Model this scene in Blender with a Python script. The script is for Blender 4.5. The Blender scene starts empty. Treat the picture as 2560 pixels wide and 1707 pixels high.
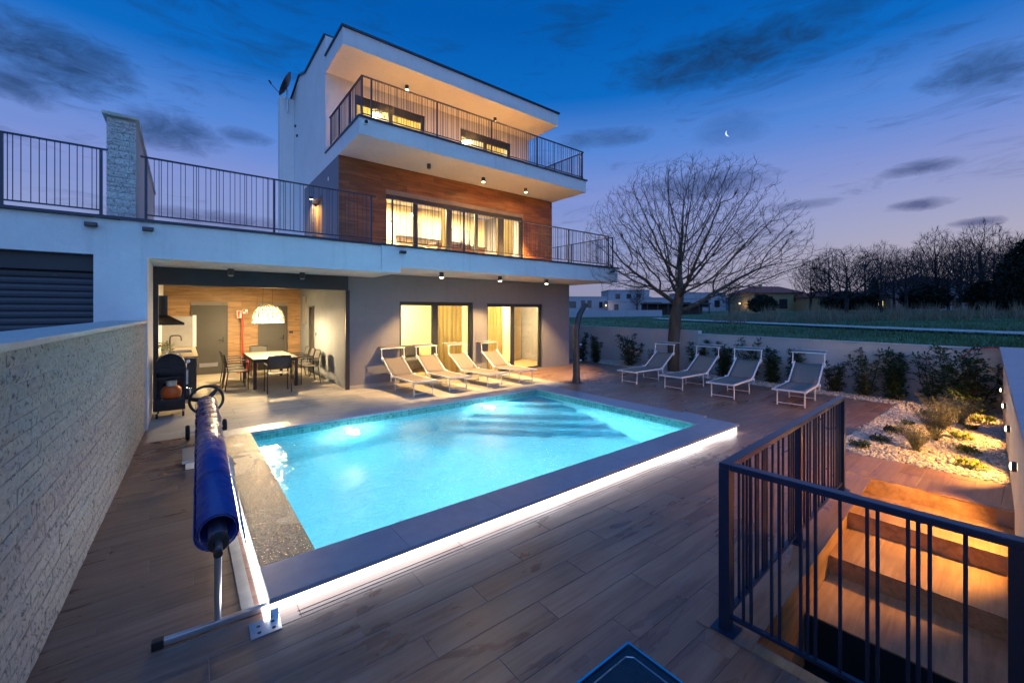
import bpy, bmesh, math, random
import numpy as np
from mathutils import Vector, Matrix
random.seed(7); rng = np.random.default_rng(7)
R = math.radians; sc = bpy.context.scene; COL = sc.collection

# ------------------------------------------------------------------ camera, sky, light, exposure
YAW = R(51.78)                       # angle between the viewing direction and the world X axis
FWD = Vector((math.cos(YAW), math.sin(YAW), 0)); RGT = Vector((math.sin(YAW), -math.cos(YAW), 0))
cd = bpy.data.cameras.new('camera'); cam = bpy.data.objects.new('camera', cd); COL.objects.link(cam)
cam.location = (0, 0, 1.9); cam.rotation_euler = (R(90), 0, YAW - R(90))
cd.sensor_width = 36; cd.lens = 1043.6/2560*36; cd.shift_y = -74.5/2560; cd.clip_start = .05; cd.clip_end = 4000
sc.camera = cam
sc.render.engine = 'CYCLES'
cy = sc.cycles; cy.use_denoising = True; cy.max_bounces = 9; cy.diffuse_bounces = 4; cy.glossy_bounces = 4
cy.transmission_bounces = 6; cy.transparent_max_bounces = 12; cy.sample_clamp_indirect = 18; cy.sample_clamp_direct = 0
cy.caustics_refractive = True; cy.caustics_reflective = False; cy.blur_glossy = .5
sc.view_settings.view_transform = 'Standard'; sc.view_settings.look = 'None'
sc.view_settings.exposure = 0; sc.view_settings.gamma = 1

class NG:
    def __init__(s, tree): s.t = tree; tree.nodes.clear()
    def n(s, ty, ins=None, **pr):
        nd = s.t.nodes.new('ShaderNode'+ty)
        for k, v in pr.items(): setattr(nd, k, v)
        for k, v in (ins or {}).items():
            if isinstance(v, bpy.types.NodeSocket): s.t.links.new(v, nd.inputs[k])
            else: nd.inputs[k].default_value = v
        return nd
    def math(s, op, a, b=0., c=None, clamp=False):
        i = {0: a, 1: b}
        if c is not None: i[2] = c
        return s.n('Math', i, operation=op, use_clamp=clamp).outputs[0]
    def vm(s, op, a, b=(0, 0, 0)):
        return s.n('VectorMath', {0: a, 1: b}, operation=op).outputs[0]
    def ramp(s, f, stops, interp='LINEAR'):
        nd = s.n('ValToRGB', {0: f}); cr = nd.color_ramp; cr.interpolation = interp
        while len(cr.elements) < len(stops): cr.elements.new(.5)
        for e, (p, c) in zip(cr.elements, stops):
            e.position = p; e.color = (*c, 1) if len(c) == 3 else c
        return nd.outputs[0]
    def mix(s, f, a, b, mode='MIX'):
        return s.n('MixRGB', {0: f, 1: a, 2: b}, blend_type=mode).outputs[0]
    def noise(s, v, scale=5, detail=4, rough=.55, dist=0.):
        return s.n('TexNoise', {'Vector': v, 'Scale': scale, 'Detail': detail, 'Roughness': rough, 'Distortion': dist}).outputs[0]
    def mr(s, v, a, b, c, d):
        return s.n('MapRange', {0: v, 1: a, 2: b, 3: c, 4: d}).outputs[0]

def c4(c): return (*c, 1)
SKY_STRENGTH = 1.0
w = bpy.data.worlds.new('World'); sc.world = w; w.use_nodes = True
g = NG(w.node_tree)
d = g.n('TexCoord').outputs['Generated']
sx = g.n('SeparateXYZ', {0: d}); zz = sx.outputs[2]
warm = g.n('VectorMath', {0: d, 1: (.96, -.28, 0)}, operation='DOT_PRODUCT').outputs['Value']   # afterglow azimuth
grad = g.ramp(g.mr(zz, -.05, .95, 0, 1), [(0, (.16, .15, .22)), (.052, (.33, .28, .37)), (.11, (.29, .30, .47)), (.20, (.26, .33, .62)), (.31, (.21, .29, .66)),
                              (.41, (.085, .24, .68)), (.50, (.004, .145, .55)), (.62, (.001, .105, .44)), (1, (.001, .10, .42))])
glow = g.math('MULTIPLY', g.mr(warm, .55, 1, 0, 1), g.math('POWER', g.mr(g.math('ABSOLUTE', g.math('SUBTRACT', zz, .10)), 0, .22, 1, 0), 1.5))
grad = g.mix(g.math('MULTIPLY', glow, .62), grad, (.62, .50, .46, 1))
az = g.math('MULTIPLY', g.math('ARCTAN2', g.n('VectorMath', {0: d, 1: tuple(RGT)}, operation='DOT_PRODUCT').outputs['Value'], g.n('VectorMath', {0: d, 1: tuple(FWD)}, operation='DOT_PRODUCT').outputs['Value']), 57.2958)
el = g.math('MULTIPLY', g.math('ARCSINE', zz), 57.2958)          # azimuth from the street axis and elevation, degrees
ae = g.n('CombineXYZ', {0: g.math('MULTIPLY', az, .085), 1: g.math('MULTIPLY', el, .20), 2: 0.}).outputs[0]
cl = g.noise(g.n('Mapping', {'Vector': ae, 'Scale': (.8, 1.5, 1), 'Location': (4.1, 2.2, 0)}).outputs[0], 1.7, 7, .66, .7); cl2 = g.noise(ae, .42, 2, .5)
hi = g.mr(zz, .015, .13, 0, 1)
cm = g.mr(g.math('ADD', cl, g.math('MULTIPLY', g.math('SUBTRACT', cl2, .5), .8)), .53, .80, 0, .62)
cm = g.math('MULTIPLY', cm, hi)
edge = g.math('MULTIPLY', g.math('SUBTRACT', g.noise(ae, 3.4, 8, .68, .5), .5), 3.3)
for (a0, e0, wa, we, st) in ((-47.8, 22.3, 5.6, 2.7, .95), (-50, 19.3, 3.2, 1.5, .9), (-39.4, 18.5, 4.4, 1.8, .85), (-32.7, 19.4, 2.8, .8, .6), (-35.2, 10.2, 6.5, .9, .85),
                             (26.3, 28.5, 12, 2.5, .95), (48.2, 21, 3.6, 1.6, .85), (38.9, 29.8, 6.5, 1.2, .6), (24.8, 15.4, 7, 1.5, .85), (44.3, 13.8, 3., .65, .85), (44.3, 10.4, 2.3, .55, .9), (48.1, 8.1, 1.6, .45, .9), (34.7, 11.8, 3.4, .5, .6), (12, 22, 6, 1.1, .6), (27.7, 21.2, 4, 1.7, .35)):
    du = g.math('MULTIPLY', g.math('SUBTRACT', az, a0), 1/wa); dv0 = g.math('MULTIPLY', g.math('SUBTRACT', el, e0), 1/we)
    q = g.math('ADD', g.math('SUBTRACT', 1., g.math('ADD', g.math('MULTIPLY', du, du), g.math('MULTIPLY', dv0, dv0))), edge)
    cm = g.math('MAXIMUM', cm, g.mr(q, -.5, 1.2, 0, st))
dark = g.ramp(zz, [(0, (.20, .17, .26)), (.16, (.10, .115, .26)), (.30, (.03, .075, .21)), (.5, (.006, .045, .15)), (1, (.004, .03, .12))])
wispy = g.mr(g.noise(g.n('CombineXYZ', {0: g.math('MULTIPLY', az, .02), 1: g.math('MULTIPLY', el, .22), 2: 3.}).outputs[0], 1.3, 6, .6, .3), .45, .8, 0, .45)
wh = g.mix(g.math('MULTIPLY', g.math('MULTIPLY', wispy, hi), g.mr(zz, .22, .48, 1, 0)), grad, g.mix(.5, grad, (.40, .42, .68, 1)))
skyc = g.mix(cm, wh, dark)
w.cycles.sampling_method = 'MANUAL'; w.cycles.sample_map_resolution = 512
bg = g.n('Background', {0: skyc, 1: SKY_STRENGTH})
g.t.links.new(bg.outputs[0], g.n('OutputWorld').inputs[0])

sun = bpy.data.lights.new('twilight', 'SUN'); sun.energy = 1.5; sun.angle = R(100); sun.color = (.22, .48, 1)
so = bpy.data.objects.new('twilight', sun); COL.objects.link(so)
so.rotation_euler = Vector((.50, .80, -.85)).to_track_quat('-Z', 'Y').to_euler()   # glow of the sky behind the camera

# ------------------------------------------------------------------ materials
MATS = {}
def mat(name, col, rough=.6, metal=0., var=.12, vscale=4., bump=0., bscale=60., spec=.5, coat=0., emit=None, es=1., stretch=(1, 1, 1), rnd=0., rvar=0., big=0.):
    m = bpy.data.materials.new(name); m.use_nodes = True; MATS[name] = m
    g = NG(m.node_tree); tc = g.n('TexCoord').outputs['Object']
    oi = g.n('ObjectInfo').outputs['Random']
    v = g.n('Mapping', {'Vector': tc, 'Scale': stretch, 'Location': (0, 0, 0)}).outputs[0]
    if rnd: v = g.vm('ADD', v, g.n('CombineXYZ', {0: g.math('MULTIPLY', oi, 37.), 1: g.math('MULTIPLY', oi, 91.), 2: g.math('MULTIPLY', oi, 53.)}).outputs[0])
    n = g.noise(v, vscale, 5, .6)
    f = g.mr(n, .3, .7, 1-var, 1+var)
    if big: f = g.math('MULTIPLY', f, g.mr(g.noise(v, vscale*.17, 3, .5), .3, .7, 1-big, 1+big))
    if rnd: f = g.math('MULTIPLY', f, g.mr(oi, 0, 1, 1-rnd, 1+rnd))
    colr = g.mix(1., c4(col), g.n('CombineXYZ', {0: f, 1: f, 2: f}).outputs[0], 'MULTIPLY')
    p = {'Base Color': colr, 'Metallic': metal, 'Roughness': rough, 'Specular IOR Level': spec, 'Coat Weight': coat}
    if rvar: p['Roughness'] = g.mr(g.noise(v, vscale*1.7, 4), .3, .7, max(.02, rough-rvar), min(1, rough+rvar))
    if bump: p['Normal'] = g.n('Bump', {'Strength': min(1, bump), 'Distance': .01*max(1, bump), 'Height': g.noise(v, bscale, 5, .65)}).outputs[0]
    if emit: p['Emission Color'] = c4(emit); p['Emission Strength'] = es
    b = g.n('BsdfPrincipled', p); g.t.links.new(b.outputs[0], g.n('OutputMaterial').inputs[0])
    return m

def wood(name, c1, c2, c3, rough=.5, rnd=.12, scale=1., bump=.25, spec=.4, stain=0.):
    """wood-look porcelain: grain runs along local X"""
    m = bpy.data.materials.new(name); m.use_nodes = True; MATS[name] = m
    g = NG(m.node_tree); tc = g.n('TexCoord').outputs['Object']; oi = g.n('ObjectInfo').outputs['Random']
    off = g.n('CombineXYZ', {0: g.math('MULTIPLY', oi, 71.), 1: g.math('MULTIPLY', oi, 37.), 2: g.math('MULTIPLY', oi, 13.)}).outputs[0]
    v = g.vm('ADD', tc, off)
    a = g.noise(g.n('Mapping', {'Vector': v, 'Scale': (1.6*scale, 26*scale, 26*scale)}).outputs[0], 1., 6, .62, .6)
    b = g.noise(g.n('Mapping', {'Vector': v, 'Scale': (.9*scale, 6*scale, 6*scale)}).outputs[0], 1., 4, .55, 1.1)
    c = g.noise(v, 1.3, 3, .5)
    f = g.math('ADD', g.math('MULTIPLY', a, .5), g.math('MULTIPLY', b, .5))
    col = g.ramp(f, [(.33, c1), (.5, c2), (.66, c3)])
    k = g.math('MULTIPLY', g.mr(oi, 0, 1, 1-rnd, 1+rnd), g.mr(c, .3, .7, .86, 1.12))
    col = g.mix(1., col, g.n('CombineXYZ', {0: k, 1: k, 2: k}).outputs[0], 'MULTIPLY')
    ro = g.mr(b, .3, .7, rough-.1, rough+.12)
    if stain:                                                   # dried water marks and trodden dirt across the tiles
        gp_ = g.n('NewGeometry').outputs['Position']; s1 = g.noise(gp_, .8, 5, .62, .8); s2 = g.noise(gp_, 5.5, 4, .6, .5)
        dirt = g.math('MULTIPLY', g.mr(s1, .36, .64, 1-stain, 1+stain*.45), g.mr(s2, .35, .65, 1-stain*.35, 1+stain*.25))
        col = g.mix(1., col, g.n('CombineXYZ', {0: dirt, 1: dirt, 2: dirt}).outputs[0], 'MULTIPLY')
        chalk = g.math('MULTIPLY', g.mr(g.noise(gp_, 2.6, 6, .7, 1.2), .63, .74, 0, .14), g.mr(s1, .45, .6, 0, 1)); col = g.mix(chalk, col, (.42, .40, .40, 1))
        ro = g.math('ADD', ro, g.mr(s1, .35, .65, -.10, .12))
    bs = g.n('BsdfPrincipled', {'Base Color': col, 'Roughness': ro, 'Specular IOR Level': spec,
             'Normal': g.n('Bump', {'Strength': bump, 'Distance': .004, 'Height': a}).outputs[0]})
    g.t.links.new(bs.outputs[0], g.n('OutputMaterial').inputs[0]); return m

def render_mat(name, col):
    m = bpy.data.materials.new(name); m.use_nodes = True; MATS[name] = m; g = NG(m.node_tree); tc = g.n('TexCoord').outputs['Object']
    n1 = g.noise(tc, 1.1, 4, .55); n2 = g.noise(tc, 9, 4, .6)
    st = g.noise(g.n('Mapping', {'Vector': tc, 'Scale': (7, 7, .45)}).outputs[0], 1., 4, .6); k = g.math('MULTIPLY', g.mr(n1, .3, .7, .95, 1.03), g.mr(n2, .3, .7, .975, 1.02))
    k = g.math('MULTIPLY', k, g.mr(st, .56, .74, 1, .90)); cc = g.mix(1., c4(col), g.n('CombineXYZ', {0: k, 1: k, 2: g.math('MULTIPLY', k, .995)}).outputs[0], 'MULTIPLY')
    hh = g.math('ADD', g.noise(tc, 7, 4, .6), g.math('MULTIPLY', g.noise(tc, 110, 3, .6), .25))
    bs = g.n('BsdfPrincipled', {'Base Color': cc, 'Roughness': .85, 'Normal': g.n('Bump', {'Strength': .5, 'Distance': .012, 'Height': hh}).outputs[0]}); g.t.links.new(bs.outputs[0], g.n('OutputMaterial').inputs[0])
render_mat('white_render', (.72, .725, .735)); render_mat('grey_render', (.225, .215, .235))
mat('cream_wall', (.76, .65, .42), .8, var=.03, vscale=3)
mat('grey_panel', (.16, .16, .20), .6, var=.08)
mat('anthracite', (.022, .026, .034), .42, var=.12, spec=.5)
mat('rail_paint', (.010, .020, .050), .30, var=.15, vscale=9, spec=.5)
mat('door_grey', (.06, .057, .055), .5, var=.06)
mat('shutter', (.05, .058, .075), .45, var=.08)
wood('clad_wood', (.10, .038, .018), (.20, .082, .036), (.30, .135, .062), .55, .16)
wood('oak_wall', (.20, .105, .045), (.34, .20, .095), (.44, .28, .145), .5, .08)
wood('deck_wood', (.165, .080, .052), (.250, .142, .098), (.315, .198, .145), .36, .07, spec=.5, stain=.13)
wood('stair_wood', (.24, .13, .062), (.38, .225, .115), (.48, .31, .175), .5, .08, stain=.25)
mat('balcony_tile', (.68, .50, .31), .6, var=.1)
mat('grey_dining', (.23, .255, .30), .75, var=.12, vscale=1.6, big=.1)
mat('grout', (.24, .205, .19), .9)
mat('paving', (.42, .38, .32), .66, var=.16, vscale=3.2, stretch=(1, 2.2, 1), bump=.15, bscale=40, rnd=.05, big=.16, rvar=.12)
mat('coping_stone', (.25, .28, .34), .32, var=.08, vscale=9, bump=.2, bscale=120, rnd=.05, rvar=.03)
mat('riser', (.7, .68, .66), .7)
mat('metal', (.62, .63, .65), .28, 1., var=.05)
mat('alu_white', (.78, .78, .78), .35, .2, var=.03)
mat('fabric', (.185, .155, .135), .85, var=.08, vscale=30, bump=.3, bscale=400)
mat('chair_metal', (.035, .036, .04), .45, .3)
mat('chair_mesh', (.07, .068, .066), .7, var=.1, vscale=60)
mat('table_top', (.16, .15, .14), .45, var=.06)
mat('black_plastic', (.012, .012, .014), .5)
mat('rubber', (.018, .018, .018), .8)
mat('worktop', (.42, .33, .22), .35, var=.2, vscale=12)
mat('splash', (.26, .26, .27), .3)
mat('bbq_black', (.012, .014, .02), .25, .2, coat=.4)
mat('orange_paint', (.62, .13, .02), .4)
mat('rattan', (.30, .24, .17), .7)
mat('red_paint', (.62, .03, .02), .4)
mat('chrome', (.75, .75, .77), .12, 1.)
mat('white_paint', (.78, .77, .74), .5)
mat('pink_print', (.75, .42, .42), .5, var=.35, vscale=14)
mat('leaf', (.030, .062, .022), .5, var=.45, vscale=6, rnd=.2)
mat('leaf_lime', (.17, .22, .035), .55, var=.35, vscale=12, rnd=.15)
mat('leaf_grey', (.155, .17, .10), .7, var=.3, vscale=12)
mat('dry_grass', (.17, .145, .095), .8, var=.4, vscale=1.5)
mat('field_grass', (.055, .115, .045), .9, var=.5, vscale=.35, bump=1.5, bscale=3, big=.4)
mat('blade', (.055, .115, .04), .8, var=.4, vscale=.5)
mat('path_gravel', (.42, .41, .39), .9, var=.25, vscale=2)
mat('pebble', (.47, .44, .40), .8, var=.38, vscale=23, rvar=.1)
mat('pebble_base', (.33, .31, .29), .95, var=.4, vscale=50, bump=1., bscale=60)
mat('bark', (.085, .060, .040), .9, var=.35, vscale=7, stretch=(1, 1, .25), bump=1.2, bscale=22)
mat('twig', (.048, .036, .026), .9, var=.2)
mat('far_bark', (.026, .027, .030), .95, var=.3, vscale=1.5)
mat('evergreen', (.016, .028, .018), .9, var=.4, vscale=2)
mat('stone_cap', (.50, .47, .43), .7, var=.08, vscale=8, bump=.3, bscale=60)
mat('concrete_wall', (.54, .50, .48), .85, var=.10, vscale=1.6, bump=.3, bscale=50, big=.1)
mat('hill', (.05, .06, .08), 1.)
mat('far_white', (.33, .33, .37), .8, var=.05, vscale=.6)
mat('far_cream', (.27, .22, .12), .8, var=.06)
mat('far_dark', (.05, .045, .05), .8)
mat('roof_tile', (.30, .075, .05), .8, var=.25, vscale=2.5)
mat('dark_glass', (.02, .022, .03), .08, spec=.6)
mat('pool_blue_cover', (.010, .040, .25), .27, var=.10, vscale=5, bump=.45, bscale=75, rvar=.06, coat=.3)
mat('cover_dark', (.008, .02, .12), .4)
mat('terracotta', (.6, .62, .55), .5)
mat('ceramic', (.72, .70, .66), .4)
WARM = (1., .62, .22)
mat('lens_warm', (.9, .8, .6), .4, emit=(1, .80, .48), es=16)
mat('lens_off', (.32, .33, .35), .3)
mat('led_white', (1, 1, 1), .5, emit=(1., .97, 1.), es=7.)
mat('pool_lens', (.8, .95, 1.), .4, emit=(.75, .97, 1.), es=22.)
mat('bulb', (1, .9, .7), .4, emit=(1, .84, .52), es=9)
mat('moon_glow', (.9, .9, .9), .9, emit=(.9, .93, 1.), es=.85)
mat('far_lamp', (1, .8, .4), .5, emit=(1, .66, .22), es=2.2)

def glass_mat(name, tint=(1, 1, 1), rough=.03, gl=.5):
    m = bpy.data.materials.new(name); m.use_nodes = True; MATS[name] = m; g = NG(m.node_tree)
    fr = g.n('Fresnel', {'IOR': 1.45}).outputs[0]
    mx = g.n('MixShader', {0: g.math('MULTIPLY', fr, gl*2), 1: g.n('BsdfTransparent', {0: c4(tint)}).outputs[0], 2: g.n('BsdfGlossy', {'Roughness': rough}).outputs[0]})
    g.t.links.new(mx.outputs[0], g.n('OutputMaterial').inputs[0])
glass_mat('window_glass', (.93, .95, .93))
def curtain_mat(name, col):
    m = bpy.data.materials.new(name); m.use_nodes = True; MATS[name] = m; g = NG(m.node_tree)
    n = g.noise(g.n('Mapping', {'Vector': g.n('TexCoord').outputs['Object'], 'Scale': (30, 30, .6)}).outputs[0], 1., 3)
    cc = g.mix(g.mr(n, .3, .7, 0, 1), c4(tuple(x*.93 for x in col)), c4(col))
    mx = g.n('MixShader', {0: .68, 1: g.n('BsdfDiffuse', {0: cc}).outputs[0], 2: g.n('BsdfTranslucent', {0: cc}).outputs[0]})
    g.t.links.new(mx.outputs[0], g.n('OutputMaterial').inputs[0])
curtain_mat('curtain', (.95, .88, .60)); curtain_mat('shade_liner', (.24, .22, .17))
def mosaic_mat(name, a, b, grout, sz=.028):
    m = bpy.data.materials.new(name); m.use_nodes = True; MATS[name] = m; g = NG(m.node_tree)
    uv = g.n('UVMap').outputs[0]
    br = g.n('TexBrick', {'Vector': uv, 'Color1': c4(a), 'Color2': c4(b), 'Mortar': c4(grout), 'Scale': 1., 'Mortar Size': .0022, 'Mortar Smooth': .1, 'Bias': 0., 'Brick Width': sz, 'Row Height': sz}, offset=0., squash=1.)
    cc = g.mix(.35, br.outputs[0], g.mix(g.mr(g.noise(uv, 30., 2), .35, .65, 0, 1), c4(a), c4(b)))
    bs = g.n('BsdfPrincipled', {'Base Color': cc, 'Roughness': .25, 'Normal': g.n('Bump', {'Strength': .3, 'Distance': .002, 'Height': br.outputs[1]}, invert=True).outputs[0]})
    g.t.links.new(bs.outputs[0], g.n('OutputMaterial').inputs[0])
mosaic_mat('mosaic', (.08, .42, .52), (.26, .68, .74), (.40, .66, .72), .05)
mosaic_mat('mosaic_band', (.02, .16, .17), (.10, .36, .34), (.22, .36, .36), .05)
def water_mat():
    m = bpy.data.materials.new('water'); m.use_nodes = True; MATS['water'] = m; g = NG(m.node_tree)
    tc = g.n('TexCoord').outputs['Object']
    h = g.math('ADD', g.math('MULTIPLY', g.noise(tc, 4.2, 3, .5, .5), 1.), g.math('MULTIPLY', g.noise(tc, 17., 3, .55, .3), .30))
    bp = g.n('Bump', {'Strength': .42, 'Distance': .04, 'Height': h}).outputs[0]
    gl = g.n('BsdfGlass', {'Color': (.93, 1., 1., 1), 'Roughness': 0., 'IOR': 1.333, 'Normal': bp})
    g.t.links.new(gl.outputs[0], g.n('OutputMaterial').inputs[0])
water_mat()
def wet_mat():
    """grey stone with a splashed, grainy wet surface"""
    m = bpy.data.materials.new('coping_wet'); m.use_nodes = True; MATS['coping_wet'] = m; g = NG(m.node_tree)
    tc = g.n('TexCoord').outputs['Object']
    k = g.mr(g.noise(tc, 9, 4), .3, .7, .9, 1.1)
    wet = g.mr(g.noise(tc, 1.6, 3, .5), .25, .75, .55, 1)
    col = g.mix(wet, c4((.17, .165, .16)), c4((.085, .083, .08)))
    col = g.mix(1., col, g.n('CombineXYZ', {0: k, 1: k, 2: k}).outputs[0], 'MULTIPLY')
    sp = g.noise(tc, 85, 3, .75); sk = g.mr(sp, .52, .60, 0, 1)
    col = g.mix(sk, col, c4((.40, .39, .37)))
    bp = g.n('Bump', {'Strength': 1., 'Distance': .008, 'Height': g.noise(tc, 48, 3, .75)}).outputs[0]
    bs = g.n('BsdfPrincipled', {'Base Color': col, 'Roughness': g.mr(wet, 0, 1, .4, .22), 'Normal': bp, 'Specular IOR Level': g.mr(wet, 0, 1, .5, .8)})
    g.t.links.new(bs.outputs[0], g.n('OutputMaterial').inputs[0])
wet_mat()
def stone_mat(name, a, b):
    m = bpy.data.materials.new(name); m.use_nodes = True; MATS[name] = m; g = NG(m.node_tree)
    tc = g.n('TexCoord').outputs['Object']; oi = g.n('ObjectInfo').outputs['Random']
    v = g.vm('ADD', tc, g.n('CombineXYZ', {0: g.math('MULTIPLY', oi, 37.), 1: g.math('MULTIPLY', oi, 91.), 2: g.math('MULTIPLY', oi, 53.)}).outputs[0])
    n1 = g.noise(v, 22, 6, .7); n2 = g.noise(v, 70, 5, .75)
    pit = g.mr(g.noise(v, 30, 3, .6), .34, .46, .40, 1)
    col = g.mix(g.mr(n1, .3, .7, 0, 1), c4(a), c4(b))
    k = g.math('MULTIPLY', pit, g.mr(oi, 0, 1, .95, 1.05))
    col = g.mix(1., col, g.n('CombineXYZ', {0: k, 1: k, 2: k}).outputs[0], 'MULTIPLY')
    hh = g.math('ADD', g.math('MULTIPLY', n1, .8), g.math('MULTIPLY', n2, .5))
    bs = g.n('BsdfPrincipled', {'Base Color': col, 'Roughness': .85, 'Normal': g.n('Bump', {'Strength': 1., 'Distance': .02, 'Height': hh}).outputs[0]})
    g.t.links.new(bs.outputs[0], g.n('OutputMaterial').inputs[0])
stone_mat('split_stone', (.40, .36, .305), (.60, .55, .47))
stone_mat('white_stone', (.55, .54, .53), (.70, .69, .68))

# ------------------------------------------------------------------ mesh helpers
WORLDP = {}
class MB:
    def __init__(s): s.v = []; s.f = []
    def box(s, x0, y0, z0, x1, y1, z1):
        b = len(s.v); s.v += [(x0, y0, z0), (x1, y0, z0), (x1, y1, z0), (x0, y1, z0), (x0, y0, z1), (x1, y0, z1), (x1, y1, z1), (x0, y1, z1)]
        s.f += [tuple(b+i for i in q) for q in ((3, 2, 1, 0), (4, 5, 6, 7), (0, 1, 5, 4), (1, 2, 6, 5), (2, 3, 7, 6), (3, 0, 4, 7))]; return s
    def bar(s, p, q, w, h, up=(0, 0, 1)):
        """square bar from p to q, w wide and h high"""
        p = Vector(p); q = Vector(q); d = (q-p).normalized(); up = Vector(up)
        if abs(d.dot(up)) > .98: up = Vector((0, 1, 0))
        a = d.cross(up).normalized()*w/2; c = a.cross(d).normalized()*h/2; b = len(s.v)
        for o in (p, q): s.v += [tuple(o-a-c), tuple(o+a-c), tuple(o+a+c), tuple(o-a+c)]
        s.f += [tuple(b+i for i in k) for k in ((3, 2, 1, 0), (4, 5, 6, 7), (0, 1, 5, 4), (1, 2, 6, 5), (2, 3, 7, 6), (3, 0, 4, 7))]; return s
    def tube(s, pts, r, n=10, cap=True):
        pts = [Vector(p) for p in pts]; m = len(pts); rr = r if isinstance(r, (list, tuple)) else [r]*m
        b = len(s.v); ref = None
        for i, p in enumerate(pts):
            t = (pts[min(i+1, m-1)]-pts[max(i-1, 0)]).normalized()
            if ref is None: ref = Vector((0, 0, 1)) if abs(t.z) < .9 else Vector((1, 0, 0))
            a = (ref-t*ref.dot(t)).normalized(); ref = a; c = t.cross(a)
            for k in range(n):
                an = 2*math.pi*k/n; s.v.append(tuple(p+(a*math.cos(an)+c*math.sin(an))*rr[i]))
        for i in range(m-1):
            for k in range(n):
                s.f.append((b+i*n+k, b+i*n+(k+1) % n, b+(i+1)*n+(k+1) % n, b+(i+1)*n+k))
        if cap:
            s.f.append(tuple(b+k for k in reversed(range(n)))); s.f.append(tuple(b+(m-1)*n+k for k in range(n)))
        return s
    def lathe(s, prof, n=20, o=(0, 0, 0), close=False):
        b = len(s.v); m = len(prof)
        for (r, z) in prof:
            for k in range(n):
                a = 2*math.pi*k/n; s.v.append((o[0]+r*math.cos(a), o[1]+r*math.sin(a), o[2]+z))
        for i in range(m-1):
            for k in range(n): s.f.append((b+i*n+k, b+i*n+(k+1) % n, b+(i+1)*n+(k+1) % n, b+(i+1)*n+k))
        if close: s.f.append(tuple(b+k for k in reversed(range(n)))); s.f.append(tuple(b+(m-1)*n+k for k in range(n)))
        return s
    def prism(s, poly, axis, a, b_):
        """polygon given in the two other axes, extruded from a to b_ along axis"""
        b = len(s.v); n = len(poly)
        for t in (a, b_):
            for (p, q) in poly: s.v.append({'x': (t, p, q), 'y': (p, t, q), 'z': (p, q, t)}[axis])
        s.f.append(tuple(b+i for i in reversed(range(n)))); s.f.append(tuple(b+n+i for i in range(n)))
        for i in range(n): s.f.append((b+i, b+(i+1) % n, b+n+(i+1) % n, b+n+i))
        return s
    def torus(s, o, R_, r, ax='y', n=28, m=8):
        b = len(s.v)
        for i in range(n):
            a = 2*math.pi*i/n
            for j in range(m):
                c = 2*math.pi*j/m; rad = R_+r*math.cos(c); h = r*math.sin(c); p, q = rad*math.cos(a), rad*math.sin(a)
                v = {'y': (p, h, q), 'x': (h, p, q), 'z': (p, q, h)}[ax]; s.v.append((o[0]+v[0], o[1]+v[1], o[2]+v[2]))
        for i in range(n):
            for j in range(m): s.f.append((b+i*m+j, b+((i+1) % n)*m+j, b+((i+1) % n)*m+(j+1) % m, b+i*m+(j+1) % m))
        return s
    def grid(s, pts):
        b = len(s.v); ny = len(pts); nx = len(pts[0])
        for row in pts: s.v += [tuple(p) for p in row]
        for j in range(ny-1):
            for i in range(nx-1): s.f.append((b+j*nx+i, b+j*nx+i+1, b+(j+1)*nx+i+1, b+(j+1)*nx+i))
        return s
    def xf(s, M):
        s.v = [tuple(M @ Vector(p)) for p in s.v]; return s
    def mesh(s, name, m, smooth=False, uv=False, fix=True):
        me = bpy.data.meshes.new(name); me.from_pydata(s.v, [], s.f)
        if fix and len(s.f) < 60000:
            bm = bmesh.new(); bm.from_mesh(me); bmesh.ops.recalc_face_normals(bm, faces=bm.faces); bm.to_mesh(me); bm.free()
        me.materials.append(MATS[m] if isinstance(m, str) else m)
        if smooth:
            me.polygons.foreach_set('use_smooth', [True]*len(me.polygons))
            me.set_sharp_from_angle(angle=R(40))
        if uv:
            l = me.uv_layers.new(name='UVMap')
            for p in me.polygons:
                nx, ny, nz = map(abs, p.normal)
                for li in p.loop_indices:
                    c = me.vertices[me.loops[li].vertex_index].co
                    l.data[li].uv = (c.x, c.y) if nz >= nx and nz >= ny else ((c.y, c.z) if nx > ny else (c.x, c.z))
        return me
    def build(s, name, m, parent=None, smooth=False, bevel=0., uv=False, label=None, thick=0., fix=True):
        o = bpy.data.objects.new(name, s.mesh(name, m, smooth, uv, fix)); link(o, parent)
        if bevel: addbevel(o, bevel)
        if thick:
            md = o.modifiers.new('solid', 'SOLIDIFY'); md.thickness = thick; md.offset = 0
        if label: o['label'] = label
        return o
def addbevel(o, b, seg=2):
    md = o.modifiers.new('bevel', 'BEVEL'); md.width = b; md.segments = seg; md.limit_method = 'ANGLE'; md.angle_limit = R(35)
def link(o, parent=None):
    COL.objects.link(o)
    if parent is not None:
        o.parent = parent
        root = parent
        while root.parent: root = root.parent
        if root.name in WORLDP and parent is root: o.matrix_parent_inverse = Matrix.Translation(-Vector(root.location))
def tag(o, label, cat, group=None):
    o['label'] = label; o['category'] = cat
    if group: o['group'] = group
    return o
def thing(name, label, cat, loc=(0, 0, 0), rz=0., group=None, world=False):
    o = bpy.data.objects.new(name, None); COL.objects.link(o); o.empty_display_size = .1
    o.location = loc; o.rotation_euler = (0, 0, rz); tag(o, label, cat, group)
    if world: WORLDP[o.name] = 1
    return o
def inst(me, name, parent, loc=(0, 0, 0), rot=(0, 0, 0), sca=(1, 1, 1)):
    o = bpy.data.objects.new(name, me); link(o, parent); o.location = loc; o.rotation_euler = rot; o.scale = sca; return o
def copy_tree(o, parent=None):
    c = o.copy(); COL.objects.link(c)
    if parent is not None: c.parent = parent
    for ch in list(o.children): copy_tree(ch, c)
    return c
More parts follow.
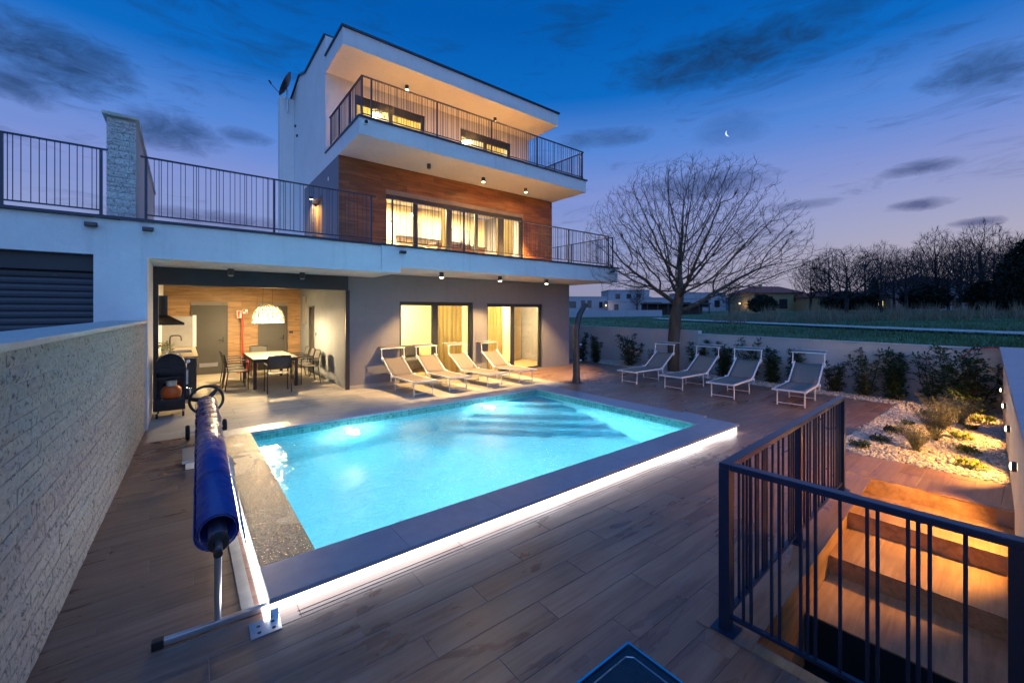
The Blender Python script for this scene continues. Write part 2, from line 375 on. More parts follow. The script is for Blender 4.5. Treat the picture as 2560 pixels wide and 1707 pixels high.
def struct(o, kind='structure'): o['kind'] = kind; return o
def B(x0, y0, z0, x1, y1, z1): return MB().box(x0, y0, z0, x1, y1, z1)
def point_light(name, parent, loc, e, col=WARM, r=.05):
    l = bpy.data.lights.new(name, 'POINT'); l.energy = e; l.color = col; l.shadow_soft_size = r
    o = bpy.data.objects.new(name, l); link(o, parent); o.location = loc; return o
def spot_light(name, parent, loc, dr, e, ang, blend=.6, col=WARM, r=.04):
    l = bpy.data.lights.new(name, 'SPOT'); l.energy = e; l.color = col; l.shadow_soft_size = r; l.spot_size = R(ang); l.spot_blend = blend
    o = bpy.data.objects.new(name, l); link(o, parent); o.location = loc; o.rotation_euler = Vector(dr).to_track_quat('-Z', 'Y').to_euler(); return o
def area_light(name, parent, loc, dr, e, sx_, sy_, col=WARM, shape='RECTANGLE'):
    l = bpy.data.lights.new(name, 'AREA'); l.energy = e; l.color = col; l.shape = shape; l.size = sx_; l.size_y = sy_
    o = bpy.data.objects.new(name, l); link(o, parent); o.location = loc; o.rotation_euler = Vector(dr).to_track_quat('-Z', 'Y').to_euler(); return o

# ------------------------------------------------------------------ ground beyond the plot
def terrain(x, y):
    dx = max(-4-x, 0, x-13.9); dy = max(-3-y, 0, y-21); s = math.hypot(dx, dy)
    if s < .01: return -2.2
    return .1+.024*min(s, 80)+.0035*max(0, s-80)*(1 if s < 500 else 0) if s > .3 else -2.2+s*7.6
xs = sorted(set([-900, -500, -250, -120, -60, -30, -15, -8, -4.4, -4.2, -4, 5, 13.9, 14.1, 14.3] + list(range(16, 120, 4)) + [140, 180, 240, 320, 500, 900, 1500]))
ys = sorted(set([-900, -500, -250, -120, -60, -40, -30, -20, -12, -6, -3.4, -3.2, -3, 8, 21, 21.2, 21.4] + list(range(24, 110, 5)) + [130, 160, 220, 320, 500, 900, 1500]))
gm = MB(); gm.grid([[(x, y, terrain(x, y)+(0 if terrain(x, y) < 0 else .06*math.sin(x*.6)*math.cos(y*.45))) for x in xs] for y in ys])
struct(gm.build('ground', 'field_grass', smooth=True))
def P(t, dep, z=0.): v = FWD*dep+RGT*(t*dep); return Vector((v.x, v.y, z))
pm = MB(); A_ = Vector((30, -12)); pts = [(29, -22), (32.6, -6), (34.8, .6), (38.2, 10), (43.6, 24.1), (47, 31)]
L_ = []; 
for i in range(len(pts)-1):
    for k in range(8):
        a, b = Vector(pts[i]), Vector(pts[i+1]); L_.append(a.lerp(b, k/8))
row = []
for p in L_:
    nrm = Vector((1, -.35)).normalized(); wd = .72+.12*math.sin(p.y*2.1)
    row.append([(p.x-nrm.x*wd, p.y-nrm.y*wd, terrain(*(p-nrm*wd))+.16), (p.x+nrm.x*wd, p.y+nrm.y*wd, terrain(*(p+nrm*wd))+.20)])
struct(pm.grid(row).build('path', 'path_gravel'))
# hills far behind
for nm, t0, t1, dep, hh in (('hill', -.2, .9, 900, 34), ('hill', .5, 2.2, 1100, 26)):
    top = []; bot = []; bk = []
    for i in range(41):
        t = t0+(t1-t0)*i/40; k = math.sin(math.pi*i/40)**.6
        h = 4+hh*k*(.7+.3*math.sin(i*.7+dep)); p = P(t, dep); top.append((p.x, p.y, h)); bot.append((p.x*.93, p.y*.93, -5)); bk.append((p.x*1.2, p.y*1.2, -5))
    struct(MB().grid([bot, top, bk]).build(nm, 'hill', smooth=True))

# ------------------------------------------------------------------ deck of wood-look planks
def sub_iv(ivs, a, b):
    out = []
    for (p, q) in ivs:
        if b <= p or a >= q: out.append((p, q)); continue
        if a > p: out.append((p, a))
        if b < q: out.append((b, q))
    return out
UV0 = Vector((2.55, 1.17)); ST = R(2.9); CU, SU = math.cos(ST), math.sin(ST)
def UVW(u, v): return (UV0.x+u*CU-v*SU, UV0.y+u*SU+v*CU)
def strip_x(y): return 11.42+.082*(y-1.84)         # front edge of the gravel strip along the back wall
deck = bpy.data.objects.new('deck', None)
dm = MB()
ZS = -.004
for r_ in ((-.80, 2.9, 8.0, .46), (-.80, 1.62, 2.9, 6.9), (-.8, 8.0, 8.70, -.45)):
    pass
dm.box(-.85, 3.02, -.3, .5, 8.0, ZS); dm.box(-.85, 8.0, -.3, -.42, 8.86, ZS); dm.box(-.85, -1.2, -.3, 2.5, 3.02, ZS); dm.box(2.5, 1.42, -.3, 7.1, 3.02, ZS); dm.box(6.2, .0, -.3, 7.1, 1.42, ZS)
dm.box(6.86, 3.02, -.3, 11.42, 7.62, ZS); dm.box(7.95, 7.62, -.3, 11.7, 12.6, ZS); dm.box(7.1, 1.80, -.3, 11.42, 3.02, ZS)
dm.prism([(11.42, 1.8), (strip_x(1.8), 1.8), (strip_x(7.62), 7.62), (11.42, 7.62)], 'z', -.3, ZS-.0004)
dm.prism([(11.7, 7.62), (strip_x(7.62)+.001, 7.62), (strip_x(12.6), 12.6), (11.7, 12.6)], 'z', -.3, ZS-.0004)
deck = struct(dm.build('deck', 'grout'))
PLK = []
k0 = -6
for k in range(k0, 63):
    ya = .05+.2*k; yb = ya+.2; yc = ya+.1
    iv = [(-.72, strip_x(yc)-.0)]
    if yc > 2.98 and yc < 7.60: iv = sub_iv(iv, .47, 6.87)
    if yc > 7.60: iv = sub_iv(iv, .45, 7.95)
    if yc > 8.0: iv = sub_iv(iv, -.42, 7.95)
    if yc > 8.85: iv = sub_iv(iv, -2, 7.95)
    if yc > 10.45: iv = sub_iv(iv, -2, 10.9)
    if yc < 1.2: iv = sub_iv(iv, 2.6, 6.17)
    elif yc < 1.4: iv = sub_iv(iv, 5.3, 6.15)
    if yc < 1.80: iv = sub_iv(iv, 7.08+.05*(1.8-yc), 20)
    if yc < .05+.05*(6.5-2.55)-.1: iv = sub_iv(iv, 2.45, 20)
    off = (k*.47) % 1.2
    for (a, b) in iv:
        x = math.floor((a-off)/1.2)*1.2+off
        while x < b:
            p, q = max(a, x), min(b, x+1.2)
            if q-p > .02:
                dep = ((p+q)/2)*FWD.x+yc*FWD.y; lat = ((p+q)/2)*RGT.x+yc*RGT.y
                if dep > .9: PLK.append((p, q, yc, (q-p)/max(dep, 1.5)**2 * (1 if abs(lat) < 1.35*dep+.4 else .01)))
            x += 1.2
PLK.sort(key=lambda t: -t[3])
pmesh = {}
def plank_mesh(L, w, th, mname, key, bev=.0022):
    kk = (key, round(L, 3))
    if kk not in pmesh:
        h = L/2-.0011; y = w/2-.0011; b = bev
        m = MB(); m.v = [(-h, -y, -th), (h, -y, -th), (h, y, -th), (-h, y, -th), (-h, -y, -b), (h, -y, -b), (h, y, -b), (-h, y, -b), (-h+b, -y+b, 0), (h-b, -y+b, 0), (h-b, y-b, 0), (-h+b, y-b, 0)]
        m.f = [(0, 1, 5, 4), (1, 2, 6, 5), (2, 3, 7, 6), (3, 0, 4, 7), (4, 5, 9, 8), (5, 6, 10, 9), (6, 7, 11, 10), (7, 4, 8, 11), (8, 9, 10, 11)]
        pmesh[kk] = m.mesh('plank', mname, fix=False)
    return pmesh[kk]
rest = MB()
for i, (p, q, yc, s_) in enumerate(PLK):
    if i < 300: inst(plank_mesh(q-p, .2, .0038, 'deck_wood', 'deck'), 'plank', deck, ((p+q)/2, yc, random.uniform(-.0006, .0006)), (R(random.uniform(-.06, .06)), 0, 0))
    else: rest.box(p+.0016, yc-.0984, -.0038, q-.0016, yc+.0984, random.uniform(-.0006, .0004))
if rest.v: struct(rest.build('plank', 'deck_wood', deck), 'stuff')

# ------------------------------------------------------------------ stone paving before the house
pav = MB(); pav.box(.5, 7.62, -.3, 7.95, 8.0, ZS); pav.box(-.42, 8.0, -.3, 7.95, 10.5, ZS); pav.box(-.45, 10.5, -.3, 3.15, 15.75, ZS)
pav = struct(pav.build('paving', 'grout')); 
def tile_fill(x0, x1, y0, y1, parent, tw=1.2, th=.6):
    j = 0; y = y0
    while y < y1-.01:
        yb = min(y+th, y1); x = x0-(tw/2 if j % 2 else 0)
        while x < x1-.01:
            p, q = max(x, x0), min(x+tw, x1)
            if q-p > .02: inst(plank_mesh(q-p, yb-y, .0038, 'paving', 'pav%.2f' % (yb-y), .001), 'tile', parent, ((p+q)/2, (y+yb)/2, random.uniform(-.0003, .0003)))
            x += tw
        y += th; j += 1
tile_fill(.46, 7.95, 7.60, 8.0, pav); tile_fill(-.45, 7.95, 8.0, 10.5, pav); tile_fill(-.45, 3.15, 10.5, 15.7, pav)

# ------------------------------------------------------------------ pool
PX0, PX1, PY0, PY1 = .78, 6.42, 3.38, 7.23; WZ = -.0; PB = -1.35
pool = thing('swimming_pool', 'rectangular swimming pool lit turquoise from below with raised stone coping', 'pool', (3.6, 5.3, 0), world=True)
bs = MB()
def rrect(r, n=5):
    out = []
    for (cx_, cy_, a0) in ((PX1-r, PY1-r, 0), (PX0+r, PY1-r, 90), (PX0+r, PY0+r, 180), (PX1-r, PY0+r, 270)):
        for i in range(n+1):
            a = R(a0+90*i/n); out.append((cx_+r*math.cos(a), cy_+r*math.sin(a)))
    return out
rr_ = rrect(.09)
bs.v += [(x, y, .09) for x, y in rr_]+[(x, y, PB) for x, y in rr_]; n_ = len(rr_)
bs.f += [(i, (i+1) % n_, n_+(i+1) % n_, n_+i) for i in range(n_)]+[tuple(n_+i for i in range(n_))]
me_o = bs.build('basin', 'mosaic', pool, uv=True, fix=False)
r2 = [(3.6+(x-3.6)*(1-.003/2.8), 5.3+(y-5.3)*(1-.003/1.9)) for x, y in rr_]; wb = MB(); wb.v = [(x, y, .088) for x, y in r2]+[(x, y, -.075) for x, y in r2]; wb.f = [(i, (i+1) % n_, n_+(i+1) % n_, n_+i) for i in range(n_)]
wb.build('waterline_tiles', 'mosaic_band', pool, uv=True, fix=False)
for k, (Lg, zt) in enumerate(((.95, -.22), (1.35, -.46), (1.75, -.70), (2.15, -.94), (2.55, -1.16))):
    m = MB(); m.prism([(PX1-.004, PY1-.004), (PX1-Lg, PY1-.004), (PX1-.004, PY1-Lg*.92)], 'z', PB+.004 if k == 4 else zt-.30, zt)
    m.build('step', 'mosaic', pool, uv=True)
# coping slabs: each a stone of its own
def coping(x0, y0, x1, y1, nx, ny, mname, zt=.12, th=.035):
    for i in range(nx):
        for j in range(ny):
            a, b = x0+(x1-x0)*i/nx, x0+(x1-x0)*(i+1)/nx; c, e = y0+(y1-y0)*j/ny, y0+(y1-y0)*(j+1)/ny
            B(a+.001, c+.001, zt-th, b-.001, e-.001, zt+random.uniform(-.0006, .0006)).build('coping_slab', mname, pool, bevel=.004)
OX0, OX1, OY0, OY1 = .42, 6.92, 2.96, 7.60
coping(OX0, OY0, OX1, PY0, 7, 1, 'coping_stone'); coping(OX0, PY1, OX1, OY1, 7, 1, 'coping_stone')
coping(OX0, PY0, PX0, PY1, 1, 4, 'coping_wet'); coping(PX1, PY0, OX1, PY1, 1, 4, 'coping_stone')
B(6.92, 3.55, .086, 7.03, 3.95, .119).build('coping_slab', 'coping_stone', pool, bevel=.004)
m = MB(); m.box(.02, 6.35, .004, .40, 6.9, .085); m.build('skimmer_plinth', 'riser', pool, bevel=.004)
B(-.01, 6.32, .0855, .419, 6.93, .118).build('coping_slab', 'coping_stone', pool, bevel=.004)
rs = MB(); t_ = .085
rs.box(OX0+.06, OY0+.06, -.05, OX1-.06, OY0+.14, t_); rs.box(OX0+.06, OY1-.12, -.05, OX1-.06, OY1-.04, t_); rs.box(OX0+.06, OY0+.14, -.05, OX0+.14, OY1-.12, t_); rs.box(OX1-.14, OY0+.14, -.05, OX1-.06, OY1-.12, t_)
rs.build('riser', 'riser', pool)
ls = pool
B(OX0+.02, OY0+.035, .004, OX1-.03, OY0+.058, .078).build('led_strip', 'led_white', pool)
B(OX0+.035, OY0+.06, .004, OX0+.058, 6.3, .078).build('led_strip', 'led_white', pool)
B(.392, OY0+.0, .004, .432, 6.3, .016).build('led_strip', 'led_white', pool); B(.29, OY0+.12, -.002, .358, 5.6, .012).build('kerb_strip', 'paving', pool)
for nm, y_ in (('drain_slot', OY0-.035), ('drain_slot', OY0-.075)):
    B(OX0+.15, y_, -.0008, OX1-.2, y_+.004, .0014).build(nm, 'rubber', pool)
for lx, lz in ((2.25, -.42), (5.02, -.36)):
    m = MB(); m.lathe([(.0, 0), (.09, 0), (.105, .015), (.105, .03)], 24); m.xf(Matrix.Translation((lx, PY1-.002, lz)) @ Matrix.Rotation(R(90), 4, 'X'))
    o = m.build('pool_lamp', 'chrome', pool, smooth=True)
    m = MB(); m.lathe([(.098, .0), (.07, .02), (.0, .026)], 24); m.xf(Matrix.Translation((lx, PY1-.022, lz)) @ Matrix.Rotation(R(90), 4, 'X'))
    m.build('pool_lamp_lens', 'pool_lens', pool, smooth=True)
    spot_light('pool_light', pool, (lx, PY1-.07, lz), (0, -1, -.50), 1650, 112, .75, (.68, .91, 1.), .07); point_light('lamp_halo', pool, (lx, PY1-.17, lz), 60, (.75, .97, 1.), .05)
wm = MB(); nx_, ny_ = 2, 2
wr = rrect(.09); wm.v = [(x, y, WZ) for x, y in wr]; wm.f = [tuple(range(len(wr)))]
water = struct(wm.build('pool_water', 'water', fix=False))

# ------------------------------------------------------------------ the house
HX0, HX1 = 3.19, 10.88
house = thing('villa', 'three storey white modern villa with timber clad middle floor, long balconies and a flat roof', 'house', (7, 13, 0), world=True)
def wall_open(x0, x1, y0, y1, z0, z1, ops):
    """wall along X with openings (xa, xb, za, zb)"""
    m = MB(); x = x0
    for (a, b, c, e) in sorted(ops):
        if a > x: m.box(x, y0, z0, a, y1, z1)
        if c > z0+.001: m.box(a, y0, z0, b, y1, c)
        if e < z1-.001: m.box(a, y0, e, b, y1, z1)
        x = b
    if x < x1: m.box(x, y0, z0, x1, y1, z1)
    return m
# ground floor
B(-.77, 8.86, 0, -.45, 15.9, 2.76).build('side_wall', 'white_render', house)
D1 = (4.49, 6.79, .02, 2.17); D2 = (7.30, 9.59, .02, 2.15)
wall_open(HX0, HX1, 10.5, 10.8, 0, 2.87, [D1, D2]).build('front_wall', 'grey_render', house)
B(10.62, 10.8, 0, HX1, 17, 2.87).build('side_wall', 'grey_render', house)
B(HX0, 10.482, .0, D1[0]-.02, 10.5, .08).build('skirting', 'paving', house)
m = wall_open(-.45, 3.15, 15.78, 15.95, 0, 2.76, []); m.build('back_wall', 'grout', house)
m = MB(); m.box(3.15, 10.8, 0, 3.32, 13.78, 2.76); m.box(3.15, 13.78, 2.08, 3.32, 14.42, 2.76); m.box(3.15, 14.42, 0, 3.32, 15.78, 2.76); m.build('dining_wall', 'grey_dining', house)
B(3.15, 10.5, 0, 3.19, 10.8, 2.76).build('jamb', 'grey_render', house)
B(3.32, 16.6, 0, 10.62, 16.8, 2.87).build('back_wall', 'cream_wall', house)
B(6.98, 10.8, 0, 7.12, 12.9, 2.87).build('partition', 'cream_wall', house); B(3.32, 12.9, 0, 10.62, 13.05, 2.87).build('room_wall', 'cream_wall', house)
B(3.32, 10.8, .0, 10.62, 12.9, .015).build('room_floor', 'oak_wall', house)
# first floor slab: deeper fascia on the left, shallower on the right
m = MB(); m.box(-.77, 8.86, 2.76, 3.36, 17, 3.33); m.build('terrace_slab', 'white_render', house)
m = MB(); m.box(3.36, 8.79, 2.88, 11.42, 17, 3.33); m.box(3.36, 8.79, 2.76, 3.78, 10.499, 2.88); m.build('terrace_slab', 'white_render', house)
m = MB(); m.box(-.77, 8.82, 3.33, 3.33, 9.06, 3.372); m.box(3.33, 8.75, 3.33, 11.46, 8.99, 3.372); m.box(11.22, 8.99, 3.33, 11.46, 16.9, 3.372); m.build('edge_flashing', 'rail_paint', house)
# garage shutter box and guides of the dining bay
m = MB(); m.box(-.45, 10.42, 2.42, 3.15, 10.72, 2.755); m.build('shutter_box', 'anthracite', house, bevel=.006)
B(-.45, 10.44, 0, -.375, 10.6, 2.42).build('shutter_guide', 'anthracite', house); B(3.09, 10.44, 0, 3.187, 10.499, 2.42).build('shutter_guide', 'anthracite', house)
# wood-look cladding of the dining back wall: individual boards round two doors
def clad(parent, mname, x0, x1, z0, z1, y, ops, bh=.2, bl=1.2, face=-1, name='board'):
    j = 0; z = z0
    while z < z1-.02:
        zb = min(z+bh, z1); iv = [(x0, x1)]
        for (a, b, c, e) in ops:
            if zb > c+.03 and z < e-.03: iv = sub_iv(iv, a, b)
        off = x0+(j*.43) % bl-bl
        for (a, b) in iv:
            x = off+math.floor((a-off)/bl)*bl
            while x < b:
                p, q = max(a, x), min(b, x+bl)
                if q-p > .03:
                    inst(plank_mesh(q-p, zb-z, .0198, mname, mname+'%.3f' % (zb-z), .0015), name, parent, ((p+q)/2, y+random.uniform(-.0008, .0008), (z+zb)/2), (R(90), 0, 0))
                x += bl
        z += bh; j += 1
bw = B(-.45, 15.755, 0, 3.15, 15.778, 2.755).build('dining_cladding', 'grout', house)
bw2 = bw; bw.matrix_parent_inverse = Matrix.Translation(-Vector(house.location))
DA = (.18, 1.09, 0, 2.09); DB = (1.90, 2.75, 0, 2.09)
clad(bw, 'oak_wall', -.45, 3.15, 0, 2.755, 15.735, [DA, DB])
def panel_door(parent, x0, x1, z1, y, handle_right=True, vent=False, name='door'):
    d_ = B(x0+.05, y, .01, x1-.05, y+.04, z1-.05).build(name, 'door_grey', parent, bevel=.003)
    m = MB(); m.box(x0, y-.02, .0, x0+.05, y+.04, z1); m.box(x1-.05, y-.02, 0, x1, y+.04, z1); m.box(x0+.05, y-.02, z1-.05, x1-.05, y+.04, z1); m.build('door_frame', 'door_grey', d_)
    hx = x1-.12 if handle_right else x0+.12; s_ = -1 if handle_right else 1
    m = MB(); m.tube([(hx, y, 1.03), (hx, y-.05, 1.03), (hx+s_*.12, y-.05, 1.03)], .01, 8); m.box(hx-.02, y-.006, .95, hx+.02, y, 1.12); m.build('handle', 'black_plastic', d_)
    if vent:
        m = MB(); m.box(x0+.2, y-.008, .22, x1-.25, y, .34); m.build('vent_grille', 'metal', d_)
    return d_
panel_door(house, DA[0], DA[1], DA[3], 15.70, vent=True); panel_door(house, DB[0], DB[1], DB[3], 15.70)
d_ = B(3.20, 13.83, .01, 3.24, 14.37, 2.03).build('door', 'door_grey', house)
m = MB(); m.box(3.13, 13.78, 0, 3.20, 13.83, 2.08); m.box(3.13, 14.37, 0, 3.20, 14.42, 2.08); m.box(3.13, 13.83, 2.03, 3.20, 14.37, 2.08); m.build('door_frame', 'door_grey', d_)
B(3.12, 14.8, 1.5, 3.149, 15.25, 2.4).build('wall_panel', 'splash', house)
# ground floor sliding doors
def slider(x0, x1, z0, z1, y, mull, parent=house, name='sliding_door', fr=.07, head=.1, side_r=.10, depth=.09):
    m = MB(); m.box(x0, y, z1-head, x1, y+depth, z1); m.box(x0, y, z0, x1, y+depth, z0+.05); m.box(x0, y, z0+.05, x0+fr, y+depth, z1-head); m.box(x1-side_r, y, z0+.05, x1, y+depth, z1-head)
    f_ = m.build(name, 'anthracite', parent, bevel=.003); e = [x0+fr]
    for (a, b) in mull:
        B(a, y+.012, z0+.05, b, y+depth-.012, z1-head).build('mullion', 'anthracite', f_); e += [a, b]
    e.append(x1-side_r)
    for i in range(0, len(e), 2): B(e[i], y+.04, z0+.05, e[i+1], y+.048, z1-head).build('pane', 'window_glass', f_)
    return f_
slider(*D1, 10.56, [(5.48, 5.66)]); slider(*D2, 10.56, [(8.30, 8.42)])
# first floor: timber-look boards on a backing wall
W1 = (4.46, 9.48, 3.36, 5.22)
ww = wall_open(HX0+.005, 10.86, 11.392, 11.6, 3.33, 6.0, [W1]).build('timber_wall', 'grout', house)
ww.matrix_parent_inverse = Matrix.Translation(-Vector(house.location))
clad(ww, 'clad_wood', HX0+.002, 10.86, 3.34, 6.0, 11.37, [W1])
B(10.66, 11.6, 3.33, 10.86, 17, 6.0).build('side_wall', 'grey_panel', house)
m = MB(); m.box(HX0, 11.392, 3.33, HX0+.2, 12.98, 6.0); m.box(HX0, 14.22, 3.33, HX0+.2, 15.3, 6.0); m.box(HX0, 12.98, 5.3, HX0+.2, 14.22, 6.0); m.build('side_wall', 'grey_panel', house)
B(HX0+.12, 12.98, 3.35, HX0+.16, 14.22, 5.3).build('side_door', 'oak_wall', house)
B(3.4, 15.5, 3.33, 10.66, 15.6, 6.0).build('living_wall', 'cream_wall', house); B(3.4, 11.6, 3.335, 10.66, 15.5, 3.35).build('living_floor', 'oak_wall', house)
slider(W1[0], W1[1], W1[2], W1[3], 11.44, [(5.33, 5.46), (6.42, 6.62), (7.48, 7.60), (8.44, 8.66)], name='window_band', head=.13, side_r=.09, fr=.05)
# balcony slab and upper storey
m = MB(); m.box(HX0, 9.74, 6.003, 10.92, 15.3, 6.40); m.build('balcony_slab', 'white_render', house); B(HX0+.2, 9.92, 6.401, 10.74, 12.655, 6.43).build('balcony_floor', 'balcony_tile', house); B(3.36, 8.99, 3.331, 11.22, 11.369, 3.355).build('terrace_floor', 'balcony_tile', house)
m = MB(); m.box(HX0-.03, 9.70, 6.40, 10.96, 9.92, 6.44); m.box(HX0-.03, 9.92, 6.40, HX0+.2, 12.655, 6.44); m.box(10.74, 9.92, 6.40, 10.96, 16.9, 6.44); m.build('edge_flashing', 'rail_paint', house)
U1 = (4.01, 6.30, 6.42, 8.39); U2 = (7.66, 9.93, 6.42, 8.37)
wall_open(HX0+.25, 10.84, 12.66, 12.9, 6.40, 8.72, [U1, U2]).build('front_wall', 'white_render', house)
slider(*U1, 12.72, [(5.10, 5.22)], name='balcony_door', head=.24); slider(*U2, 12.72, [(8.72, 8.84)], name='balcony_door', head=.24)
m = MB(); m.prism([(12.66, 6.40), (12.66, 9.78), (15.1, 9.80), (16.0, 10.10), (18.1, 9.73), (18.1, 3.33), (15.3, 3.33), (15.3, 6.40)], 'x', HX0, HX0+.25); m.build('side_wall', 'white_render', house)
m = MB()
for (a, b) in (((12.66, 9.78), (15.1, 9.80)), ((15.1, 9.80), (16.0, 10.10)), ((16.0, 10.10), (18.1, 9.73))): m.prism([a, b, (b[0], b[1]+.05), (a[0], a[1]+.05)], 'x', HX0-.05, HX0+.3)
m.build('parapet_flashing', 'rail_paint', house)
B(HX0+.25, 12.66, 9.17, 10.6, 12.9, 9.78).build('parapet', 'white_render', house); B(HX0+.3, 12.62, 9.78, 10.62, 12.94, 9.83).build('parapet_flashing', 'rail_paint', house)
B(10.6, 12.9, 6.40, 10.84, 18.1, 9.7).build('side_wall', 'white_render', house); B(3.44, 17.9, 3.33, 10.6, 18.1, 9.6).build('back_wall', 'white_render', house)
B(3.44, 16.2, 6.41, 10.6, 16.3, 8.72).build('bedroom_wall', 'cream_wall', house); B(6.9, 12.9, 6.41, 7.05, 16.2, 8.72).build('partition', 'cream_wall', house)
m = MB(); m.box(HX0, 11.02, 8.72, 10.84, 12.655, 9.16); m.box(HX0+.26, 12.655, 8.72, 10.84, 17.9, 9.16); m.build('roof_slab', 'white_render', house)
m = MB(); m.box(HX0-.04, 10.97, 9.16, 10.89, 11.2, 9.21); m.box(HX0-.04, 11.2, 9.16, HX0+.18, 12.64, 9.21); m.box(10.66, 11.2, 9.16, 10.89, 12.6, 9.21); m.build('roof_flashing', 'rail_paint', house)
m = MB(); m.box(2.72, 16.9, 3.34, 3.185, 17.25, 9.62); m.build('chimney', 'white_render', house)
for (z, y) in ((8.55, 16.6), (8.1, 16.3)): B(HX0-.05, y, z, HX0-.001, y+.1, z+.06).build('wall_bracket', 'rail_paint', house)
B(HX0-.02, 12.3, 5.55, HX0-.001, 12.36, 5.65).build('wall_socket', 'white_paint', house)

# curtains (hang from rails inside, things of their own)
def curtain(x0, x1, y, z0, z1, label, n=9, amp=.032):
    pts = []
    nn = n*8
    for zz_ in (z0, (z0+z1)/2, z1):
        pts.append([(x0+(x1-x0)*i/nn, y+amp*math.sin(2*math.pi*i/8+.5*math.sin(i*.31))*(.9+.3*math.sin(i*.17)), zz_) for i in range(nn+1)])
    o = MB().grid(pts).build('curtain', 'curtain', smooth=True, thick=.004); o.data.set_sharp_from_angle(angle=R(170)); tag(o, label, 'curtain'); return o
curtain(5.68, 6.70, 11.0, .03, 2.7, 'cream curtain behind the right pane of the left sliding door', 7)
curtain(7.28, 8.28, 11.0, .03, 2.7, 'pale sheer curtain behind the left pane of the right sliding door', 8, .03)
curtain(8.66, 9.42, 11.9, 3.36, 5.6, 'olive curtain at the right end of the long window band', 6)
curtain(6.45, 6.62, 11.85, 3.36, 5.6, 'narrow gathered curtain in the middle of the long window band', 2)
curtain(4.1, 4.7, 13.1, 6.43, 8.6, 'cream curtain at the left side of the left balcony door', 5)
curtain(5.4, 6.3, 13.1, 6.43, 8.6, 'cream curtain at the right side of the left balcony door', 6)
curtain(8.9, 9.9, 13.1, 6.43, 8.6, 'cream curtain in the right balcony door', 7)
# room things
t = thing('wardrobe', 'tall pale oak wardrobe seen behind the right pane of the right sliding door', 'wardrobe', (9.1, 12.38, .015))
B(-.75, 0, 0, .75, .5, 2.3).build('carcass', 'cream_wall', t, bevel=.004)
for i in (0, 1): B(-.74+.75*i, -.02, .05, -.01+.75*i, 0, 2.27).build('wardrobe_door', 'cream_wall', t, bevel=.003)
B(.63, -.04, .9, .65, -.02, 1.5).build('handle', 'black_plastic', t)
t = thing('sofa', 'low dark sofa behind the left pane of the left sliding door', 'sofa', (5.3, 12.4, .015))
B(-.8, -.4, .1, .8, .4, .42).build('seat', 'far_dark', t, bevel=.05); B(-.8, .25, .42, .8, .42, .8).build('backrest', 'far_dark', t, bevel=.05)
t = thing('kitchen_run', 'kitchen run with grey wall cupboards inside the long lit window band', 'kitchen', (8.0, 15.2, 3.35))
B(-1.6, -.3, 0, 1.6, .28, .9).build('base_cabinet', 'oak_wall', t); B(-1.6, -.34, .9, 1.6, .28, .94).build('worktop', 'grey_panel', t); B(-1.6, -.1, 1.45, 1.6, .28, 2.0).build('wall_cabinet', 'grey_panel', t)
t = thing('kitchen_island', 'kitchen island with oak front inside the long lit window band', 'kitchen island', (7.9, 13.3, 3.35))
B(-1., -.35, 0, 1., .35, .9).build('carcass', 'oak_wall', t); B(-1.05, -.4, .9, 1.05, .4, .95).build('worktop', 'grey_panel', t)
for i, (dx, h_) in enumerate(((.2, .3), (.36, .24), (.55, .32), (.72, .22))):
    o = MB().lathe([(.0, 0), (.04, 0), (.04, h_*.6), (.015, h_*.8), (.015, h_), (0, h_)], 10, (7.9+dx, 13.3, 4.301)).build('bottle', 'ceramic' if i % 2 else 'dark_glass', smooth=True)
    tag(o, ('leftmost dark bottle', 'second bottle from the left, pale,', 'third bottle from left, dark,', 'rightmost pale bottle')[i]+' on the kitchen island in the lit window band', 'bottle', 'bottles on the kitchen island')
# room light: unseen ceiling luminaires, added because the rooms appear lit
def ceiling_panel(x, y, z, e, label, sx_=.5, col=(1, .74, .36)):
    t = thing('ceiling_light', label, 'ceiling light', (x, y, z)); MB().lathe([(0, 0), (.22, 0), (.22, -.05)], 24).build('base', 'white_paint', t, smooth=True)
    MB().lathe([(.21, -.05), (.15, -.075), (0, -.085)], 24).build('diffuser', 'lens_warm', t, smooth=True)
    area_light('room_light', t, (0, 0, -.1), (0, 0, -1), e, sx_, sx_, col, 'DISK')
ceiling_panel(1.2, 13.9, 2.758, 85, 'round ceiling light hidden behind the dining bay shutter box', .4)
ceiling_panel(4.95, 11.7, 2.86, 430, 'round ceiling light glowing behind the left sliding door')
ceiling_panel(8.6, 11.6, 2.86, 620, 'round ceiling light in the room behind the right sliding door')
ceiling_panel(8.6, 13.6, 5.98, 1300, 'round ceiling light above the kitchen island')
ceiling_panel(5.2, 14.2, 8.70, 700, 'round ceiling light in the room of the left balcony door')
ceiling_panel(8.9, 14.2, 8.70, 700, 'round ceiling light in the room of the right balcony door')
ceiling_panel(5.6, 14.3, 5.98, 1100, 'round ceiling light at the left end of the long window band')
def bulb(x, y, zc, z, label, e=25):
    t = thing('pendant_bulb', label, 'pendant lamp', (x, y, z)); MB().tube([(0, 0, .1), (0, 0, zc-z)], .004, 6).build('cord', 'black_plastic', t)
    MB().lathe([(0, .1), (.018, .1), (.018, .05)], 12).build('socket', 'black_plastic', t)
    MB().lathe([(.016, .05), (.045, .0), (.05, -.03), (.035, -.065), (0, -.078)], 16).build('globe', 'bulb', t, smooth=True); point_light('bulb_light', t, (0, 0, -.12), e, WARM, .05)
bulb(4.75, 12.4, 5.99, 4.92, 'leftmost hanging bulb inside the long window band'); bulb(5.25, 13.0, 5.99, 4.72, 'lowest hanging bulb inside the long window band'); bulb(5.75, 12.5, 5.99, 5.0, 'hanging bulb right of the first mullion of the window band')
